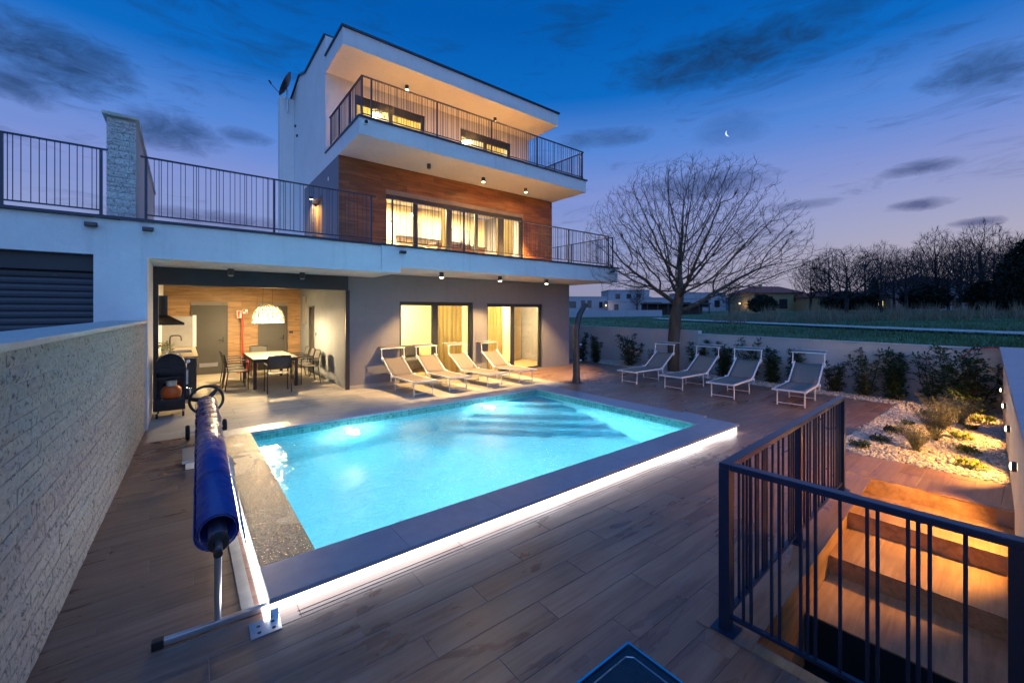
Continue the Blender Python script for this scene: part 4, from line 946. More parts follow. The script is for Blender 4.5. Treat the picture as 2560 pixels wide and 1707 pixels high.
for sx_ in (-.2, .17):
    for sy_ in (-.24, .24):
        c = MB().torus((sx_, sy_, .05), .033, .017, 'x', 18, 8).build('castor', 'rubber', t, smooth=True); MB().bar((sx_, sy_, .05), (sx_, sy_, .13), .02, .03).build('castor_fork', 'chrome', c)
gt = thing('gas_bottle', 'orange gas bottle standing in the barbecue cart', 'gas bottle', (-.17, 9.85, .334)); MB().lathe([(0, 0), (.12, .0), (.145, .03), (.15, .1), (.145, .16), (.11, .205), (.05, .225), (0, .225)], 26).build('body', 'orange_paint', gt, smooth=True)
MB().lathe([(.075, .215), (.08, .30), (.072, .30), (.068, .215)], 20).build('collar', 'ceramic', gt, smooth=True); MB().lathe([(0, .225), (.02, .225), (.02, .29), (0, .29)], 10).build('valve', 'chrome', gt)

# ------------------------------------------------------------------ solar cover roller
rl = thing('pool_cover_roller', 'rolled up blue bubble pool cover on a wheeled roller beside the pool', 'pool cover roller', (.17, 3.08, 0), world=True)
a = Vector((.175, 3.32, .47)); b = Vector((.262, 7.30, .60)); ax = (b-a).normalized()
upv = (Vector((0, 0, 1))-ax*ax.z).normalized(); sd = ax.cross(upv)
m = MB(); seg = 60; turns = 2.12; n2 = int(24*turns); prof = []
for i in range(n2+1):
    th = 2*math.pi*i/24; r_ = .098+.028*i/n2; prof.append((th, r_))
rows = []
for k in range(2):
    o_ = a if k == 0 else b; rows.append([tuple(o_+(upv*math.cos(th-1.9)+sd*math.sin(th-1.9))*r_) for th, r_ in prof]+([tuple(o_+sd*-.142*1.0+upv*-.05), tuple(o_+sd*-.146+upv*-.16)] if False else []))
fl_ = MB(); qs = [prof[-1][0]-1.9]; e0_ = [o2+(upv*math.cos(qs[0])+sd*math.sin(qs[0]))*prof[-1][1] for o2 in (a, b)]
cv = MB().grid(rows).build('rolled_cover', 'pool_blue_cover', rl, smooth=True, thick=.006); cv.data.set_sharp_from_angle(angle=R(180))
MB().grid([[tuple(a+ax*(1.5*i/6)+sd*(.127+.012*j+.004*math.sin(i*1.3))+upv*(.02-.20*j/3*(1-.75*i/6))) for i in range(7)] for j in range(4)]).build('loose_flap', 'pool_blue_cover', rl, smooth=True, thick=.005)
for f in (.2, .44, .75): 
    o_ = a.lerp(b, f); MB().torus((0, 0, 0), .1285, .003, 'y', 40, 6).xf(Matrix.Translation(o_) @ ax.to_track_quat('Y', 'Z').to_matrix().to_4x4()).build('tie_band', 'cover_dark', rl, smooth=True)
MB().tube([a-ax*.13, b+ax*.12], .052, 22).build('tube', 'metal', rl, smooth=True); MB().tube([a-ax*.16, a-ax*.128], .057, 22).build('end_cap', 'black_plastic', rl, smooth=True); MB().tube([b+ax*.03, b+ax*.25], [.075, .04], 18).build('bearing', 'black_plastic', rl, smooth=True)
MB().tube([a-ax*.24, a-ax*.15], .02, 12).build('spindle', 'metal', rl, smooth=True)
MB().tube([(.163, 3.085, .03), (.165, 3.09, .44)], .019, 14).build('post', 'metal', rl, smooth=True); MB().tube([(.165, 3.065, .44), (.167, 3.2, .462)], .024, 12).build('post_joint', 'black_plastic', rl, smooth=True)
MB().bar((-.09, 3.09, .025), (.44, 3.06, .025), .036, .036).build('cross_foot', 'metal', rl, bevel=.004); MB().bar((-.14, 3.093, .025), (-.085, 3.09, .025), .046, .048).build('foot_cap', 'black_plastic', rl, bevel=.004)
MB().tube([(.265, 7.45, .60), (.265, 7.85, .12)], .019, 12).build('rear_post', 'metal', rl, smooth=True); MB().tube([(.06, 7.83, .11), (.50, 7.95, .11)], .013, 10).build('axle', 'metal', rl, smooth=True)
for p in ((.05, 7.83, .11), (.51, 7.95, .11)):
    wq = MB().torus(p, .082, .028, 'x', 28, 10).build('wheel', 'rubber', rl, smooth=True); MB().lathe([(0, -.02), (.065, -.02), (.065, .02), (0, .02)], 22).xf(Matrix.Translation(p) @ Matrix.Rotation(R(90), 4, 'Y')).build('hub', 'door_grey', rl, smooth=True)
hc = b+ax*.27; Q = Matrix.Translation(hc) @ ax.to_track_quat('Y', 'Z').to_matrix().to_4x4()
MB().torus((0, 0, 0), .2, .018, 'y', 40, 10).xf(Q).build('hand_wheel', 'black_plastic', rl, smooth=True)
m = MB()
for k in range(3):
    an = R(50+120*k); m.tube([(0, -.05, 0), (.1*math.cos(an), -.03, .1*math.sin(an)), (.195*math.cos(an), 0, .195*math.sin(an))], [.045, .03, .024], 8)
m.xf(Q).build('spokes', 'black_plastic', rl, smooth=True)
# steel plate at the coping corner
t = thing('steel_plate', 'perforated steel anchor plate on the deck at the near pool corner', 'anchor plate', (.39, 2.90, 0), R(-2)); B(-.08, -.075, .001, .08, .07, .005).build('plate', 'metal', t); B(.03, .045, .005, .075, .062, .06).build('tab', 'metal', t)
for x in (-.035, .04):
    for y in (-.04, .02): MB().lathe([(0, .0052), (.011, .0052), (.011, .0062), (0, .0062)], 12, (x, y, 0)).build('bolt_hole', 'rubber', t)
# floor hatch
t = thing('floor_hatch', 'dark glossy square floor hatch with a bright metal edge in the foreground', 'hatch', (1.66, 1.14, 0))
[B(*q).build('edge_trim', 'chrome', t) for q in ((-.32, .3, .001, .32, .312, .035), (-.32, -.32, .001, -.308, .3, .035), (.308, -.32, .001, .32, .3, .035), (-.308, -.32, .001, .308, -.308, .035))]
B(-.307, -.307, .001, .307, .299, .024).build('lid', 'dark_glass', t); m = MB(); m.tube([(-.27, .26, .025), (.23, .26, .025), (.26, .23, .025), (.26, -.27, .025)], .004, 6); m.build('seal', 'metal', t)
# shower column
t = thing('garden_shower', 'curved dark grey garden shower column at the pool corner', 'shower', (8.25, 7.70, 0))
cs = [(0, 0, 0), (0, 0, .12), (.0, 0, .5), (-.01, 0, 1.0), (.0, 0, 1.35), (.04, -.0, 1.6), (.12, -.01, 1.82), (.24, -.02, 1.99), (.36, -.03, 2.09)]
MB().tube(cs, [.125, .10, .088, .085, .083, .08, .076, .07, .06], 18).build('column', 'anthracite', t, smooth=True); B(-.15, -.15, 0, .15, .15, .012).build('foot_plate', 'door_grey', t, bevel=.004)
MB().lathe([(.02, .04), (.02, .015), (.075, 0), (.075, -.012), (0, -.012)], 20, (.36, -.03, 2.0)).build('shower_head', 'chrome', t, smooth=True)
for z in (1.02, .60): MB().tube([(.06, -.06, z), (.10, -.10, z)], [.018, .022], 12).build('knob', 'chrome', t, smooth=True)
m = MB(); m.tube([(.1, -.05, .1), (.16, -.1, .22), (.22, -.16, .24), (.24, -.18, .14)], .008, 8); m.build('foot_tap', 'chrome', t, smooth=True); MB().tube([(.25, -.19, .0), (.25, -.19, .17)], .013, 10).build('tap_stand', 'chrome', t, smooth=True)

# ------------------------------------------------------------------ sun loungers
lg = thing('sun_lounger', 'x', 'sun lounger', (4.12, 8.55, 0), R(90))
W_ = .27; zr = .335
hx, bx, bz = 1.16, 1.76, .72
for s in (-1, 1):
    MB().bar((-.02, s*W_, zr), (hx+.06, s*W_, zr), .028, .034).build('side_rail', 'alu_white', lg, bevel=.003)
    MB().bar((hx, s*W_, zr-.02), (bx+.02, s*W_, bz+.03), .026, .034).build('back_rail', 'alu_white', lg, bevel=.003)
    MB().lathe([(0, -.03), (.035, -.03), (.035, .03), (0, .03)], 14, (0, 0, 0)).xf(Matrix.Translation((hx, s*(W_+.02), zr)) @ Matrix.Rotation(R(90), 4, 'X')).build('hinge', 'alu_white', lg, smooth=True)
    MB().bar((hx+.02, s*(W_+.02), zr+.02), (hx+.05, s*(W_+.02), zr-.12), .024, .03).build('adjuster', 'alu_white', lg)
    MB().tube([(bx-.05, s*(W_+.025), bz-.06), (bx-.03, s*(W_+.03), bz+.05), (bx-.015, s*(W_+.03), .96)], .012, 8).build('canopy_arm', 'alu_white', lg, smooth=True)
    MB().lathe([(0, -.02), (.024, -.02), (.024, .02), (0, .02)], 12).xf(Matrix.Translation((bx-.04, s*(W_+.03), bz)) @ Matrix.Rotation(R(90), 4, 'X')).build('canopy_joint', 'alu_white', lg, smooth=True)
MB().bar((0, -W_-.03, zr), (0, W_+.03, zr), .03, .034).build('end_rail', 'alu_white', lg, bevel=.003)
for x, sl in ((.14, .03), (1.08, -.03)):
    MB().tube([(x, -.235, zr-.01), (x+sl*-.3, -.235, .012)], .013, 8).build('leg', 'alu_white', lg, smooth=True); MB().tube([(x, .235, zr-.01), (x+sl*-.3, .235, .012)], .013, 8).build('leg', 'alu_white', lg, smooth=True)
    MB().tube([(x-sl*.25, -.235, .06), (x-sl*.25, .235, .06)], .010, 8).build('cross_bar', 'alu_white', lg, smooth=True)
m = MB(); m.grid([[(.0+(hx+.02)*i/8, -W_+.012+(2*W_-.024)*j/6, zr+.012-.03*math.sin(math.pi*j/6)*math.sin(math.pi*i/8)**.5) for i in range(9)] for j in range(7)]); m.build('seat_fabric', 'fabric', lg, smooth=True, thick=.006)
m = MB(); m.grid([[(hx+.03+(bx-hx-.02)*i/6, -W_+.02+(2*W_-.04)*j/6, zr+.012+(bz-zr)*i/6-.02*math.sin(math.pi*j/6)) for i in range(7)] for j in range(7)]); m.build('back_fabric', 'fabric', lg, smooth=True, thick=.006)
MB().tube([(bx-.015, -W_-.06, .965), (bx-.015, W_+.06, .965)], .013, 8).build('canopy_bar', 'alu_white', lg, smooth=True)
m = MB(); m.grid([[(bx-.01+.26*i/4, -W_-.02+(2*W_+.04)*j/4, .972+.035*i/4) for i in range(5)] for j in range(5)]); m.build('canopy_fabric', 'fabric', lg, smooth=True, thick=.008)
MB().tube([(bx+.25, -W_-.04, 1.008), (bx+.25, W_+.04, 1.008)], .010, 8).build('canopy_bar', 'alu_white', lg, smooth=True)
LN = [(4.27, 8.52, 92, 'taupe sun lounger by the house wall, leftmost, in front of the grey wall'), (5.19, 8.55, 91, 'taupe sun lounger by the house, second from the left'), (6.22, 8.46, 95, 'taupe sun lounger by the house, third from the left'), (7.24, 8.46, 92, 'taupe sun lounger by the house, nearest the shower'),
      (9.12, 6.74, -1, 'taupe sun lounger on the garden side, nearest the shower'), (9.24, 5.55, -1, 'taupe sun lounger on the garden side, in front of the tree trunk'), (9.15, 4.32, 5, 'taupe sun lounger on the garden side, second from the stair railing'), (9.42, 3.10, 6, 'taupe sun lounger on the garden side, nearest the stair railing')]
for i, (x, y, rz, l) in enumerate(LN):
    c = lg if i == 0 else copy_tree(lg); c.location = (x, y, 0); c.rotation_euler = (0, 0, R(rz)); c['label'] = l
    c['group'] = 'loungers along the house' if i < 4 else 'loungers along the garden'

# ------------------------------------------------------------------ shrubs and small plants
def shrub_mesh(seed, H_, rad, nst, leafL, leafW, mname, lean=.25, dens=1.):
    rs = random.Random(seed); st = MB(); lf = MB()
    for k in range(nst):
        a = rs.uniform(0, 6.28); tilt = rs.uniform(.05, lean); h = H_*rs.uniform(.65, 1.05); pts = []; x = y = 0
        for i in range(7):
            z = h*i/6; rr = rad*.12+z*math.tan(tilt)*1.0; pts.append((math.cos(a)*rr+rs.gauss(0, .012), math.sin(a)*rr+rs.gauss(0, .012), z))
        st.tube(pts, [.009, .008, .007, .006, .005, .004, .002], 4)
        for i in range(1, 7):
            for _ in range(int(rs.uniform(5, 9)*dens)):
                p = Vector(pts[i-1]).lerp(Vector(pts[i]), rs.random()); an = rs.uniform(0, 6.28); br = rs.uniform(.02, rad*.55)*(1.15-i/9)
                q = p+Vector((math.cos(an)*br, math.sin(an)*br, br*.45)); st.tube([p, q], .0025, 3, cap=False); leaf_cluster(lf, q, 5, .018, leafL, leafW, .6, rs)
        leaf_cluster(lf, pts[-1], 9, .02, leafL*1.1, leafW, 1.1, rs)
    return st.mesh('stem', 'bark', fix=False), lf.mesh('foliage', mname, fix=False)
SH = [shrub_mesh(s, 1., r_, n, .10, .032, 'leaf', ln, dn) for s, r_, n, ln, dn in ((1, .3, 7, .34, 1.), (2, .26, 8, .22, 1.2), (3, .28, 5, .42, .9), (4, .34, 8, .45, 1.1))]
def plant(name, me2, loc, s, rz, label, cat, grp=None):
    t = thing(name, label, cat, loc, rz, grp); t.scale = s if isinstance(s, tuple) else (s, s, s); inst(me2[0], 'stem', t); inst(me2[1], 'foliage', t); return t
SP = [(12.10, 11.0, .95, 0, 'shrub by the villa corner, leftmost behind the shower'), (12.16, 10.35, .8, 1, 'small shrub just right of the shower column'), (12.35, 8.95, .95, 3, 'bushy shrub between the shower and the first garden lounger'), (12.4, 8.1, .55, 2, 'low shrub left of the tree trunk'),
      (12.5, 6.55, .9, 0, 'shrub just right of the tree trunk'), (12.45, 5.75, .86, 3, 'dense shrub behind the second garden lounger'), (12.40, 5.05, 1.0, 2, 'tall loose shrub behind the third garden lounger'), (12.35, 4.45, .75, 1, 'dense dark shrub right of the third garden lounger'), (12.35, 3.95, .85, 0, 'shrub between the third and fourth garden loungers'),
      (12.20, 3.05, .62, 3, 'low shrub behind the last garden lounger'), (12.1, 2.45, .92, 2, 'shrub right of the last garden lounger'), (12.05, 1.95, .86, 1, 'narrow conical shrub in the white gravel strip'), (11.95, 1.42, .92, 2, 'sparse shrub with bare lower stems in the gravel corner'), (11.6, .82, 1.08, 3, 'largest shrub in the corner by the garden wall')]
for x, y, s, k, l in SP: plant('laurel_shrub', SH[k], (x, y, -.01), (s*1.3, s*1.3, s*1.14), random.uniform(0, 6), l, 'shrub', 'shrubs along the boundary wall')
def tuft_mesh(seed, n, r, L, wd, mname, up=1.1):
    rs = random.Random(seed); m = MB(); st = MB(); st.tube([(0, 0, -.02), (0, 0, .03)], .006, 4)
    for _ in range(n):
        a = rs.uniform(0, 6.28); rr = r*math.sqrt(rs.random()); leaf_cluster(m, (math.cos(a)*rr, math.sin(a)*rr, .02+.05*rs.random()), 3, .008, L, wd, up, rs)
    return st.mesh('stem', 'bark', fix=False), m.mesh('foliage', mname, fix=False)
def wisp_mesh(seed, n, H_, spread):
    rs = random.Random(seed); m = MB(); lf = MB()
    for _ in range(n):
        a = rs.uniform(0, 6.28); t_ = spread*rs.random()**.6; h = H_*rs.uniform(.55, 1.); pts = [(math.cos(a)*t_*h*f**1.3+rs.gauss(0, .006), math.sin(a)*t_*h*f**1.3+rs.gauss(0, .006), h*f) for f in (0, .3, .55, .8, 1)]
        m.tube(pts, [.003, .0026, .002, .0015, .001], 3, cap=False)
        for i in range(1, 5):
            for _k in range(5): leaf_cluster(lf, Vector(pts[i-1]).lerp(Vector(pts[i]), rs.random()), 2, .014, .035, .009, 1., rs)
    return m.mesh('stem', 'dry_grass', fix=False), lf.mesh('foliage', 'leaf_grey', fix=False)
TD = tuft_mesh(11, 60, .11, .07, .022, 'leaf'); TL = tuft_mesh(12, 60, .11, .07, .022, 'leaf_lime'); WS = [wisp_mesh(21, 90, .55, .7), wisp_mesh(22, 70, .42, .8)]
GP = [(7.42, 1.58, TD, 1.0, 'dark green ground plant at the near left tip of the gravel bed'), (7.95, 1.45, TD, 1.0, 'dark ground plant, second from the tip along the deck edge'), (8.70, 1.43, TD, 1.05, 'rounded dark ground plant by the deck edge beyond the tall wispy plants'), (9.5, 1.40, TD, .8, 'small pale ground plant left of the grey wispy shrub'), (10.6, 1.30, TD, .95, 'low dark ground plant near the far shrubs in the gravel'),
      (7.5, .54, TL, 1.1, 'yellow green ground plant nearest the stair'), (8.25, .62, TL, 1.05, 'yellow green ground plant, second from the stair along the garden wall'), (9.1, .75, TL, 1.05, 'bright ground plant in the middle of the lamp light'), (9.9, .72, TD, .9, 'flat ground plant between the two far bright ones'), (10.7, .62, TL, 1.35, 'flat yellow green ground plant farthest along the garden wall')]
for x, y, me2, s, l in GP: plant('ground_plant', me2, (x, y, .0), s, random.uniform(0, 6), l, 'plant', 'ground plants in the gravel')
for x, y, k, s, l in ((8.75, .98, 0, 1.15, 'large grey wispy shrub in the middle of the gravel bed'), (9.7, .98, 0, 1.05, 'grey wispy shrub behind the largest one in the gravel bed'), (7.85, 1.06, 1, .95, 'small grey wispy plant nearest the stair'), (10.3, .85, 1, 1.1, 'yellowish wispy plant lit by the far wall lamp')):
    plant('wispy_shrub', WS[k], (x, y, -.005), s, random.uniform(0, 6), l, 'shrub', 'grey wispy plants in the gravel')
m = MB(); m.tube([(12.18, .30, 1.2), (12.1, .6, 1.21), (12.12, .85, 1.17), (12.16, 1.0, .95)], .012, 6); o = m.build('hose', 'red_paint', smooth=True); tag(o, 'orange red hose end lying over the boundary wall corner', 'hose')

# ------------------------------------------------------------------ trees by space colonisation
def grow(attr, trunk, step, infl, kill, iters, jit=.25, seed=1, grav=0.):
    rg = np.random.default_rng(seed); pos = [np.array(p, float) for p in trunk]; par = [-1]+list(range(len(trunk)-1))
    A = np.array(attr, float); near = np.full(len(A), 1e9); nid = np.zeros(len(A), int)
    def upd(ids):
        nonlocal near, nid
        for i in ids:
            dd = np.linalg.norm(A-pos[i], axis=1); q = dd < near; near[q] = dd[q]; nid[q] = i
    upd(range(len(pos))); seen = set()
    for it in range(iters):
        if len(A) == 0: break
        ok = near < infl
        if not ok.any(): break
        idx = np.nonzero(ok)[0]; new = []
        acc = {}
        dirs = A[idx]-np.array([pos[i] for i in nid[idx]]); dirs /= np.linalg.norm(dirs, axis=1)[:, None]+1e-9
        for i, dv_ in zip(nid[idx], dirs): acc[i] = acc.get(i, 0)+dv_
        for i, v in acc.items():
            if par[i] >= 0:
                pd = pos[i]-pos[par[i]]; v = v/ (np.linalg.norm(v)+1e-9)+.75*pd/(np.linalg.norm(pd)+1e-9)
            v = v/(np.linalg.norm(v)+1e-9)+rg.normal(0, jit, 3)+np.array([0, 0, grav]); v /= np.linalg.norm(v); p = pos[i]+v*step
            key = tuple(np.round(p, 2))
            if key in seen: continue
            seen.add(key); pos.append(p); par.append(i); new.append(len(pos)-1)
        if not new: break
        upd(new); keep = near > kill; A = A[keep]; near = near[keep]; nid = nid[keep]
    return np.array(pos), np.array(par)
def tree_meshes(pos, par, r0, ex, rmax, mt, mw, split=.02, twigs=2, twl=.3, seed=3, big=9):
    n = len(pos); r = np.zeros(n); kids = [[] for _ in range(n)]
    for i in range(n):
        if par[i] >= 0: kids[par[i]].append(i)
    for i in range(n-1, -1, -1): r[i] = r0 if not kids[i] else sum(r[k]**ex for k in kids[i])**(1/ex)
    r = np.minimum(r*(rmax/r[0]) if r[0] > rmax else r, rmax) if False else r*1.0
    sc_ = rmax/r[0]; r = np.maximum(r0, r*sc_**np.clip((np.log(r/r0)/max(1e-6, math.log(r[0]/r0))), 0, 1))
    T = MB(); C = MB(); rg = random.Random(seed)
    for i in range(1, n):
        p = Vector(pos[par[i]]); q = Vector(pos[i]); ra = min(r[par[i]], r[i]*1.25); rb = r[i]
        d_ = (q-p)*.06
        (T if rb > split else C).tube([p-d_, q+d_], [ra, rb], big if rb > .05 else (6 if rb > split else 3), cap=False)
        if rb < split*.7:
            for _ in range(twigs if not kids[i] else (1 if rg.random() < .5 else 0)):
                dv_ = (q-p).normalized()+Vector((rg.gauss(0, .4), rg.gauss(0, .4), rg.gauss(.4, .3))); e = q+dv_.normalized()*twl*rg.uniform(.4, 1.)
                C.tube([q, q.lerp(e, .5)+Vector((rg.gauss(0, .01), rg.gauss(0, .01), .01)), e], [r0*.8, r0*.6, r0*.3], 3, cap=False)
    return T.mesh('trunk', mt, smooth=True, fix=False), C.mesh('crown', mw, fix=False)
# the big bare tree; local frame: a = to the right of the view, b = away
def env_attr(n, seed):
    rg = np.random.default_rng(seed); out = []
    while len(out) < n:
        u = rg.normal(0, 1, 3); u /= np.linalg.norm(u); rad = rg.random()**(1/2.2)
        a = .55+3.55*u[0]*rad; b = 3.0*u[1]*rad; z = 4.35+2.75*u[2]*rad
        if z < 2.5+.22*abs(a): continue
        if a > 2.2 and z > 5.6-.55*(a-2.2): continue
        if a < -1.6 and z > 6.2+.5*(a+1.6): continue
        out.append((a, b, z))
    while len(out) < n*1.10:                                    # low limb reaching right
        f = rg.random(); out.append((1.2+3.3*f+rg.normal(0, .12), rg.normal(0, .6), 2.5+1.3*f+rg.normal(0, .22)))
    while len(out) < n*1.15:
        f = rg.random(); out.append((-.8-1.9*f+rg.normal(0, .12), rg.normal(0, .6), 2.9+.3*f+rg.normal(0, .18)))
    return [tuple(RGT*a+FWD*b+Vector((0, 0, z))) for a, b, z in out]
tk = [tuple(RGT*a+Vector((0, 0, z))) for a, z in ((0, -.05), (.0, .3), (.01, .6), (.0, .9), (.02, 1.2), (.05, 1.5), (.06, 1.75))]
pos, par = grow(env_attr(9000, 5), tk, .12, 9., .18, 170, .06, 4)
tm, cm_ = tree_meshes(pos, par, .0034, 2.35, .19, 'bark', 'twig', .016, 3, .24)
t = thing('bare_tree', 'big leafless tree with a wide round crown behind the garden loungers', 'tree', (12.30, 7.28, 0)); t.scale = (.97, .97, .95); inst(tm, 'trunk', t); inst(cm_, 'crown', t)
# far bare trees
FT = []
for s_, (wx, hz, tz) in enumerate(((5.2, 4.6, 2.2), (3.0, 5.0, 3.2), (3.6, 4.8, 2.8))):
    rg = np.random.default_rng(40+s_); at = []
    while len(at) < 2600:
        u = rg.normal(0, 1, 3); u /= np.linalg.norm(u); rad = rg.random()**(1/2.4); p = (wx*u[0]*rad, wx*u[1]*rad, tz+hz*.9+hz*u[2]*rad)
        if p[2] > tz+.25*abs(p[0]): at.append(p)
    pp, pa = grow(at, [(0, 0, -.2), (0, 0, .6), (0.05, 0, 1.2), (.05, .05, 1.8), (.1, 0, tz)], .34, 20, .46, 110, .09, 50+s_, .03)
    FT.append(tree_meshes(pp, pa, .016, 2.2, .26, 'far_bark', 'far_bark', .05, 5, 1.0, 9+s_, 6))
def far_tree(tn, dep, k, s, label, rz=None):
    p = P(tn, dep); z = terrain(p.x, p.y); t = thing('bare_tree', label, 'tree', (p.x, p.y, z), random.uniform(0, 6) if rz is None else rz, 'bare trees beyond the field'); t.scale = s if isinstance(s, tuple) else (s, s, s); inst(FT[k][0], 'trunk', t); inst(FT[k][1], 'crown', t)
far_tree(.80, 60, 0, (1.05, 1.05, .86), 'wide bare tree, leftmost of the row beyond the field'); far_tree(.715, 63, 2, (.7, .7, .68), 'small bare tree at the left end of the far row, behind the wide one')
far_tree(.885, 62, 1, 0.83, 'slim bare tree right of the cypress'); far_tree(.945, 60, 2, 0.78, 'tall bare tree, third of the far row from the left'); far_tree(1.015, 61, 1, 0.96, 'tall bare tree in the middle of the far row'); far_tree(1.075, 59, 2, 0.86, 'tall bare tree right of the middle of the far row')
far_tree(1.125, 62, 1, 1.05, 'bare tree with the highest top in the far row'); far_tree(1.185, 58, 0, (.8, .8, .86), 'bare tree near the right end of the far row'); far_tree(1.245, 57, 2, 0.88, 'bare tree cut by the right edge of the picture')
for tn, dep, k, sc2, l in ((.76, 72, 1, 0.85, 'far bare tree showing between the two leftmost ones'), (.845, 74, 2, 0.82, 'far bare tree behind the cypress'), (.915, 73, 0, 0.82, 'far bare tree filling the gap behind the third one'), (.98, 75, 2, 0.92, 'far bare tree behind the middle of the row'), (1.045, 72, 0, 0.90, 'far bare tree behind the pale house'), (1.10, 74, 1, 0.97, 'far bare tree behind the tallest one'), (1.155, 71, 2, 0.84, 'far bare tree at the right in the back row'), (1.215, 70, 1, 1.02, 'far bare tree behind the right edge evergreens')): far_tree(tn, dep, k, sc2, l)
far_tree(.30, 72, 1, 0.45, 'small bare tree among the white houses on the left'); far_tree(.52, 74, 2, 0.51, 'small bare tree behind the crown of the big tree')
def leafy(name, tn, dep, H_, rx, n, label, cat, cone=False, mname='evergreen', group=None, L=.5):
    p = P(tn, dep); z0 = terrain(p.x, p.y); rs = random.Random(int(tn*1000)); t = thing(name, label, cat, (p.x, p.y, z0), 0, group)
    MB().tube([(0, 0, -.1), (0, 0, H_*.7)], [.12, .05], 6).build('trunk', 'far_bark', t); m = MB()
    for _ in range(n):
        f = rs.random()**.8; h = .4+(H_-.5)*f; r_ = rx*((1-f)*.95+.05 if cone else math.sin(math.pi*min(1, f*.85+.15))**.7)*math.sqrt(rs.random()); a = rs.uniform(0, 6.28)
        leaf_cluster(m, (math.cos(a)*r_, math.sin(a)*r_, h), 3, .15, L, L*.35, 1., rs)
    m.build('crown', mname, t, fix=False)
leafy('cypress_tree', .868, 63, 5.0, .95, 700, 'dark conical cypress in front of the far trees', 'tree', True)
for tn, dep, H_, rx, l in ((1.22, 50, 6.4, 2.6, 'dark evergreen mass at the right edge'), (1.13, 55, 3.8, 1.9, 'dark evergreen in front of the white columned house'), (1.25, 46, 8.5, 3.0, 'tall dark evergreen cut by the right edge'), (.99, 62, 3.8, 3.0, 'dark low evergreen between the far trees'), (.60, 66, 2.6, 2.0, 'dark hedge tree by the yellow house'), (.80, 66, 3.0, 3.4, 'dark evergreen behind the leftmost wide bare tree')):
    leafy('evergreen_tree', tn, dep, H_, rx, 1500, l, 'tree', group='dark evergreens beyond the field', L=.7)
# field growth
bl = MB(); rs = random.Random(77)
def blades(mb, n, f0, f1, d0, d1, h0, h1, wd):
    for _ in range(n):
        dep = d0+(d1-d0)*rs.random()**1.5; p = P(rs.uniform(f0, f1), dep)
        if p.x < 14.2: continue
        z = terrain(p.x, p.y); h = rs.uniform(h0, h1); a = rs.uniform(0, 6.28); b = len(mb.v); dx, dy = math.cos(a)*wd, math.sin(a)*wd; lx, ly = rs.gauss(0, .25)*h, rs.gauss(0, .25)*h
        mb.v += [(p.x-dx, p.y-dy, z-.05), (p.x+dx, p.y+dy, z-.05), (p.x+lx, p.y+ly, z+h)]; mb.f += [(b, b+1, b+2)]
blades(bl, 30000, .1, 1.5, 17, 62, .08, .26, .03); struct(bl.build('meadow_grass', 'blade', fix=False), 'stuff')
br = MB(); blades(br, 5000, .48, 1.35, 40, 56, .3, 1.1, .02); [blades(br, 260, t0, t0+.03+.03*rs.random(), 38, 54, .6, 1.9, .025) for t0 in (.52, .6, .7, .74, .83, .9, .97, 1.06, 1.12, 1.2)]; struct(br.build('dry_brush', 'dry_grass', fix=False), 'stuff')

# ------------------------------------------------------------------ far houses
def far_house(tn, dep, w_, d_, h_, label, wallm='far_white', roof='flat', wins=(), rz=0., z_off=0., lit=()):
    p = P(tn, dep); z0 = terrain(p.x, p.y)-.1+z_off; t = thing('far_house', label, 'house', (p.x, p.y, z0), YAW-R(90)+R(rz))
    B(-w_/2, 0, 0, w_/2, d_, h_).build('wall', wallm, t)
    if roof == 'flat': B(-w_/2-.1, -.1, h_, w_/2+.1, d_+.1, h_+.18).build('roof', wallm, t)
    else:
        m = MB(); m.v = [(-w_/2-.4, -.5, h_), (w_/2+.4, -.5, h_), (w_/2+.4, d_+.5, h_), (-w_/2-.4, d_+.5, h_), (-w_/2+d_*.3, d_/2, h_+roof), (w_/2-d_*.3, d_/2, h_+roof)]
        m.f = [(3, 2, 1, 0), (0, 1, 5, 4), (2, 3, 4, 5), (1, 2, 5), (3, 0, 4)]; rf = m.build('roof', 'roof_tile', t); B(-.8, d_/2+.4, h_+roof*.5, -.3, d_/2+.9, h_+roof+.5).build('chimney', wallm, rf)
    for i, (x, z, ww_, hh_) in enumerate(wins):
        f_ = B(x-ww_/2, -.06, z, x+ww_/2, -.002, z+hh_).build('window', 'far_dark', t); B(x-ww_/2+.06, -.075, z+.06, x+ww_/2-.06, -.061, z+hh_-.06).build('pane', 'far_lamp' if i in lit else 'dark_glass', f_)
    return t
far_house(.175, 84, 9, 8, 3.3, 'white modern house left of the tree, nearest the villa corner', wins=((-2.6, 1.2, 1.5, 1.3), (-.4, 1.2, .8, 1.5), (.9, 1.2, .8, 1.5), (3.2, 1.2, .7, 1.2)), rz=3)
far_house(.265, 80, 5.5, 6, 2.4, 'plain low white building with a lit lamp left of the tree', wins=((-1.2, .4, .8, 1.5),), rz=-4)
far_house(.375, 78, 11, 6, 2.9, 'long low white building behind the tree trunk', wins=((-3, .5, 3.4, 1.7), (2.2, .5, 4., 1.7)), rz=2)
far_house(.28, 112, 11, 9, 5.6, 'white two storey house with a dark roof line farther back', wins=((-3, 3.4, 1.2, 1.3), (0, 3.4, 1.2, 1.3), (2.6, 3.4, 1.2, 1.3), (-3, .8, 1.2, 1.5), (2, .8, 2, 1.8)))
far_house(.46, 96, 10, 8, 4.2, 'flat white house behind the right limbs of the big tree', wins=((-3, 1., 1.2, 1.6), (0, 1., 2., 1.6), (3, 1., 1.2, 1.6)))
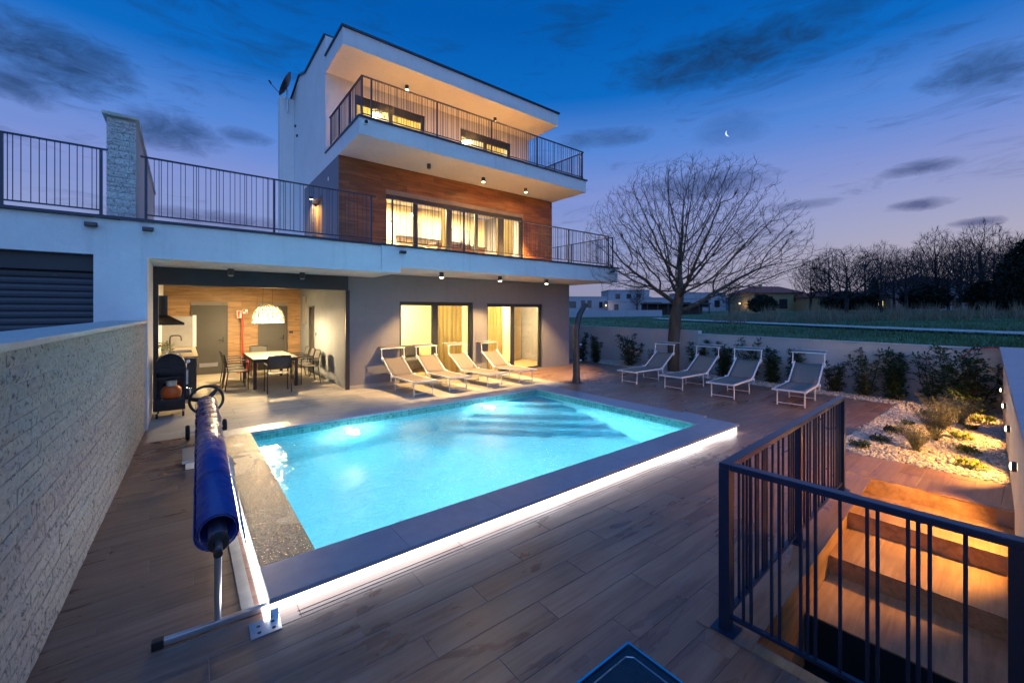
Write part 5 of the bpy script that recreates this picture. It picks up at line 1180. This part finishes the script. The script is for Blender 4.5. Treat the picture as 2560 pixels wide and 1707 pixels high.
far_house(.635, 82, 10.5, 8, 3.7, 'yellow house with a red hipped roof', 'far_cream', 1.5, wins=((-4, .6, 1., 1.7), (-1.6, .6, 1., 1.7), (1.2, .6, 1.6, 1.9), (3.8, 2.0, 1., 1.2), (-4, 2.4, .9, 1.1)), lit=(1,))
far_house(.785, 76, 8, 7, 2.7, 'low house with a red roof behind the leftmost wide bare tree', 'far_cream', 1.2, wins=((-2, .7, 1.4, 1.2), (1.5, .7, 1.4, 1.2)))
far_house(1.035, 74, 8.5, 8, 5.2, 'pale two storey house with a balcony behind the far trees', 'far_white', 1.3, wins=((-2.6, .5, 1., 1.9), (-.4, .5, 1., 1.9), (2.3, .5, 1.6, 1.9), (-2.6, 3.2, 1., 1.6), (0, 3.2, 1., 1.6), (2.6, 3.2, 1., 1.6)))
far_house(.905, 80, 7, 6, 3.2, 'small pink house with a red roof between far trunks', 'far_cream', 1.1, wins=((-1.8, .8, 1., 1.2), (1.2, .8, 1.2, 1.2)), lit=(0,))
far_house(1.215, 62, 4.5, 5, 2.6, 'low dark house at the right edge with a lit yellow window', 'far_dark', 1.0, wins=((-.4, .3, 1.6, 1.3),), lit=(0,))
p = P(.40, 70); t = thing('pergola', 'long dark flat roofed pergola in front of the white buildings', 'pergola', (p.x, p.y, terrain(p.x, p.y)), YAW-R(90)+R(3)); B(-5.5, 0, 1.75, 5.5, 3, 1.95).build('roof', 'far_dark', t); B(-5.4, 2.6, 0, 5.4, 2.8, 1.75).build('back_wall', 'far_dark', t)
for i in range(7): B(-5.4+1.77*i, .1, 0, -5.25+1.77*i, .25, 1.75).build('post', 'far_dark', t)
p0 = P(.02, 63); p1 = P(.36, 63); t = thing('field_wall', 'long white field wall beyond the grass on the left', 'wall', (p0.x, p0.y, terrain(p0.x, p0.y)-.3), math.atan2(p1.y-p0.y, p1.x-p0.x)); L = (p1-p0).length
for i in range(8): B(L*i/8, 0, 0, L*(i+1)/8-.02, .2, 1.42).build('wall_panel', 'far_white', t)
for tn, dep, l in ((.225, 79, 'lamp glowing on the low white building'), (.545, 84, 'lamp glowing left of the yellow house'), (.575, 80, 'low lamp glowing beside the yellow house')):
    p = P(tn, dep); t = thing('street_lamp', l, 'lamp', (p.x, p.y, terrain(p.x, p.y))); MB().tube([(0, 0, 0), (0, 0, 1.5)], .05, 6).build('post', 'far_dark', t); MB().lathe([(0, 1.5), (.14, 1.55), (.16, 1.7), (0, 1.8)], 10).build('globe', 'far_lamp', t, smooth=True); point_light('lamp_light', t, (0, -.3, 1.4), 50, (1, .62, .25), .2)
# crescent moon
mm = MB(); n = 20; out = [(-math.cos(R(-85+170*i/n)), math.sin(R(-85+170*i/n))) for i in range(n+1)]; inn = [(-math.cos(R(85-170*i/n))*.62, math.sin(R(85-170*i/n))) for i in range(n+1)]
poly = out+inn[1:-1]; mm.prism([(x*7.2, z*7.2) for x, z in poly], 'y', -.6, .6)
mp_ = Vector((0, 0, 1.9))+(FWD+RGT*(1821-1280)/1043.6+Vector((0, 0, 1))*(779-334)/1043.6)*1000
mo = mm.build('moon', 'moon_glow'); mo.location = mp_; mo.rotation_euler = (0, R(-20), YAW-R(90)); tag(mo, 'thin bright crescent moon above the bare tree', 'moon')
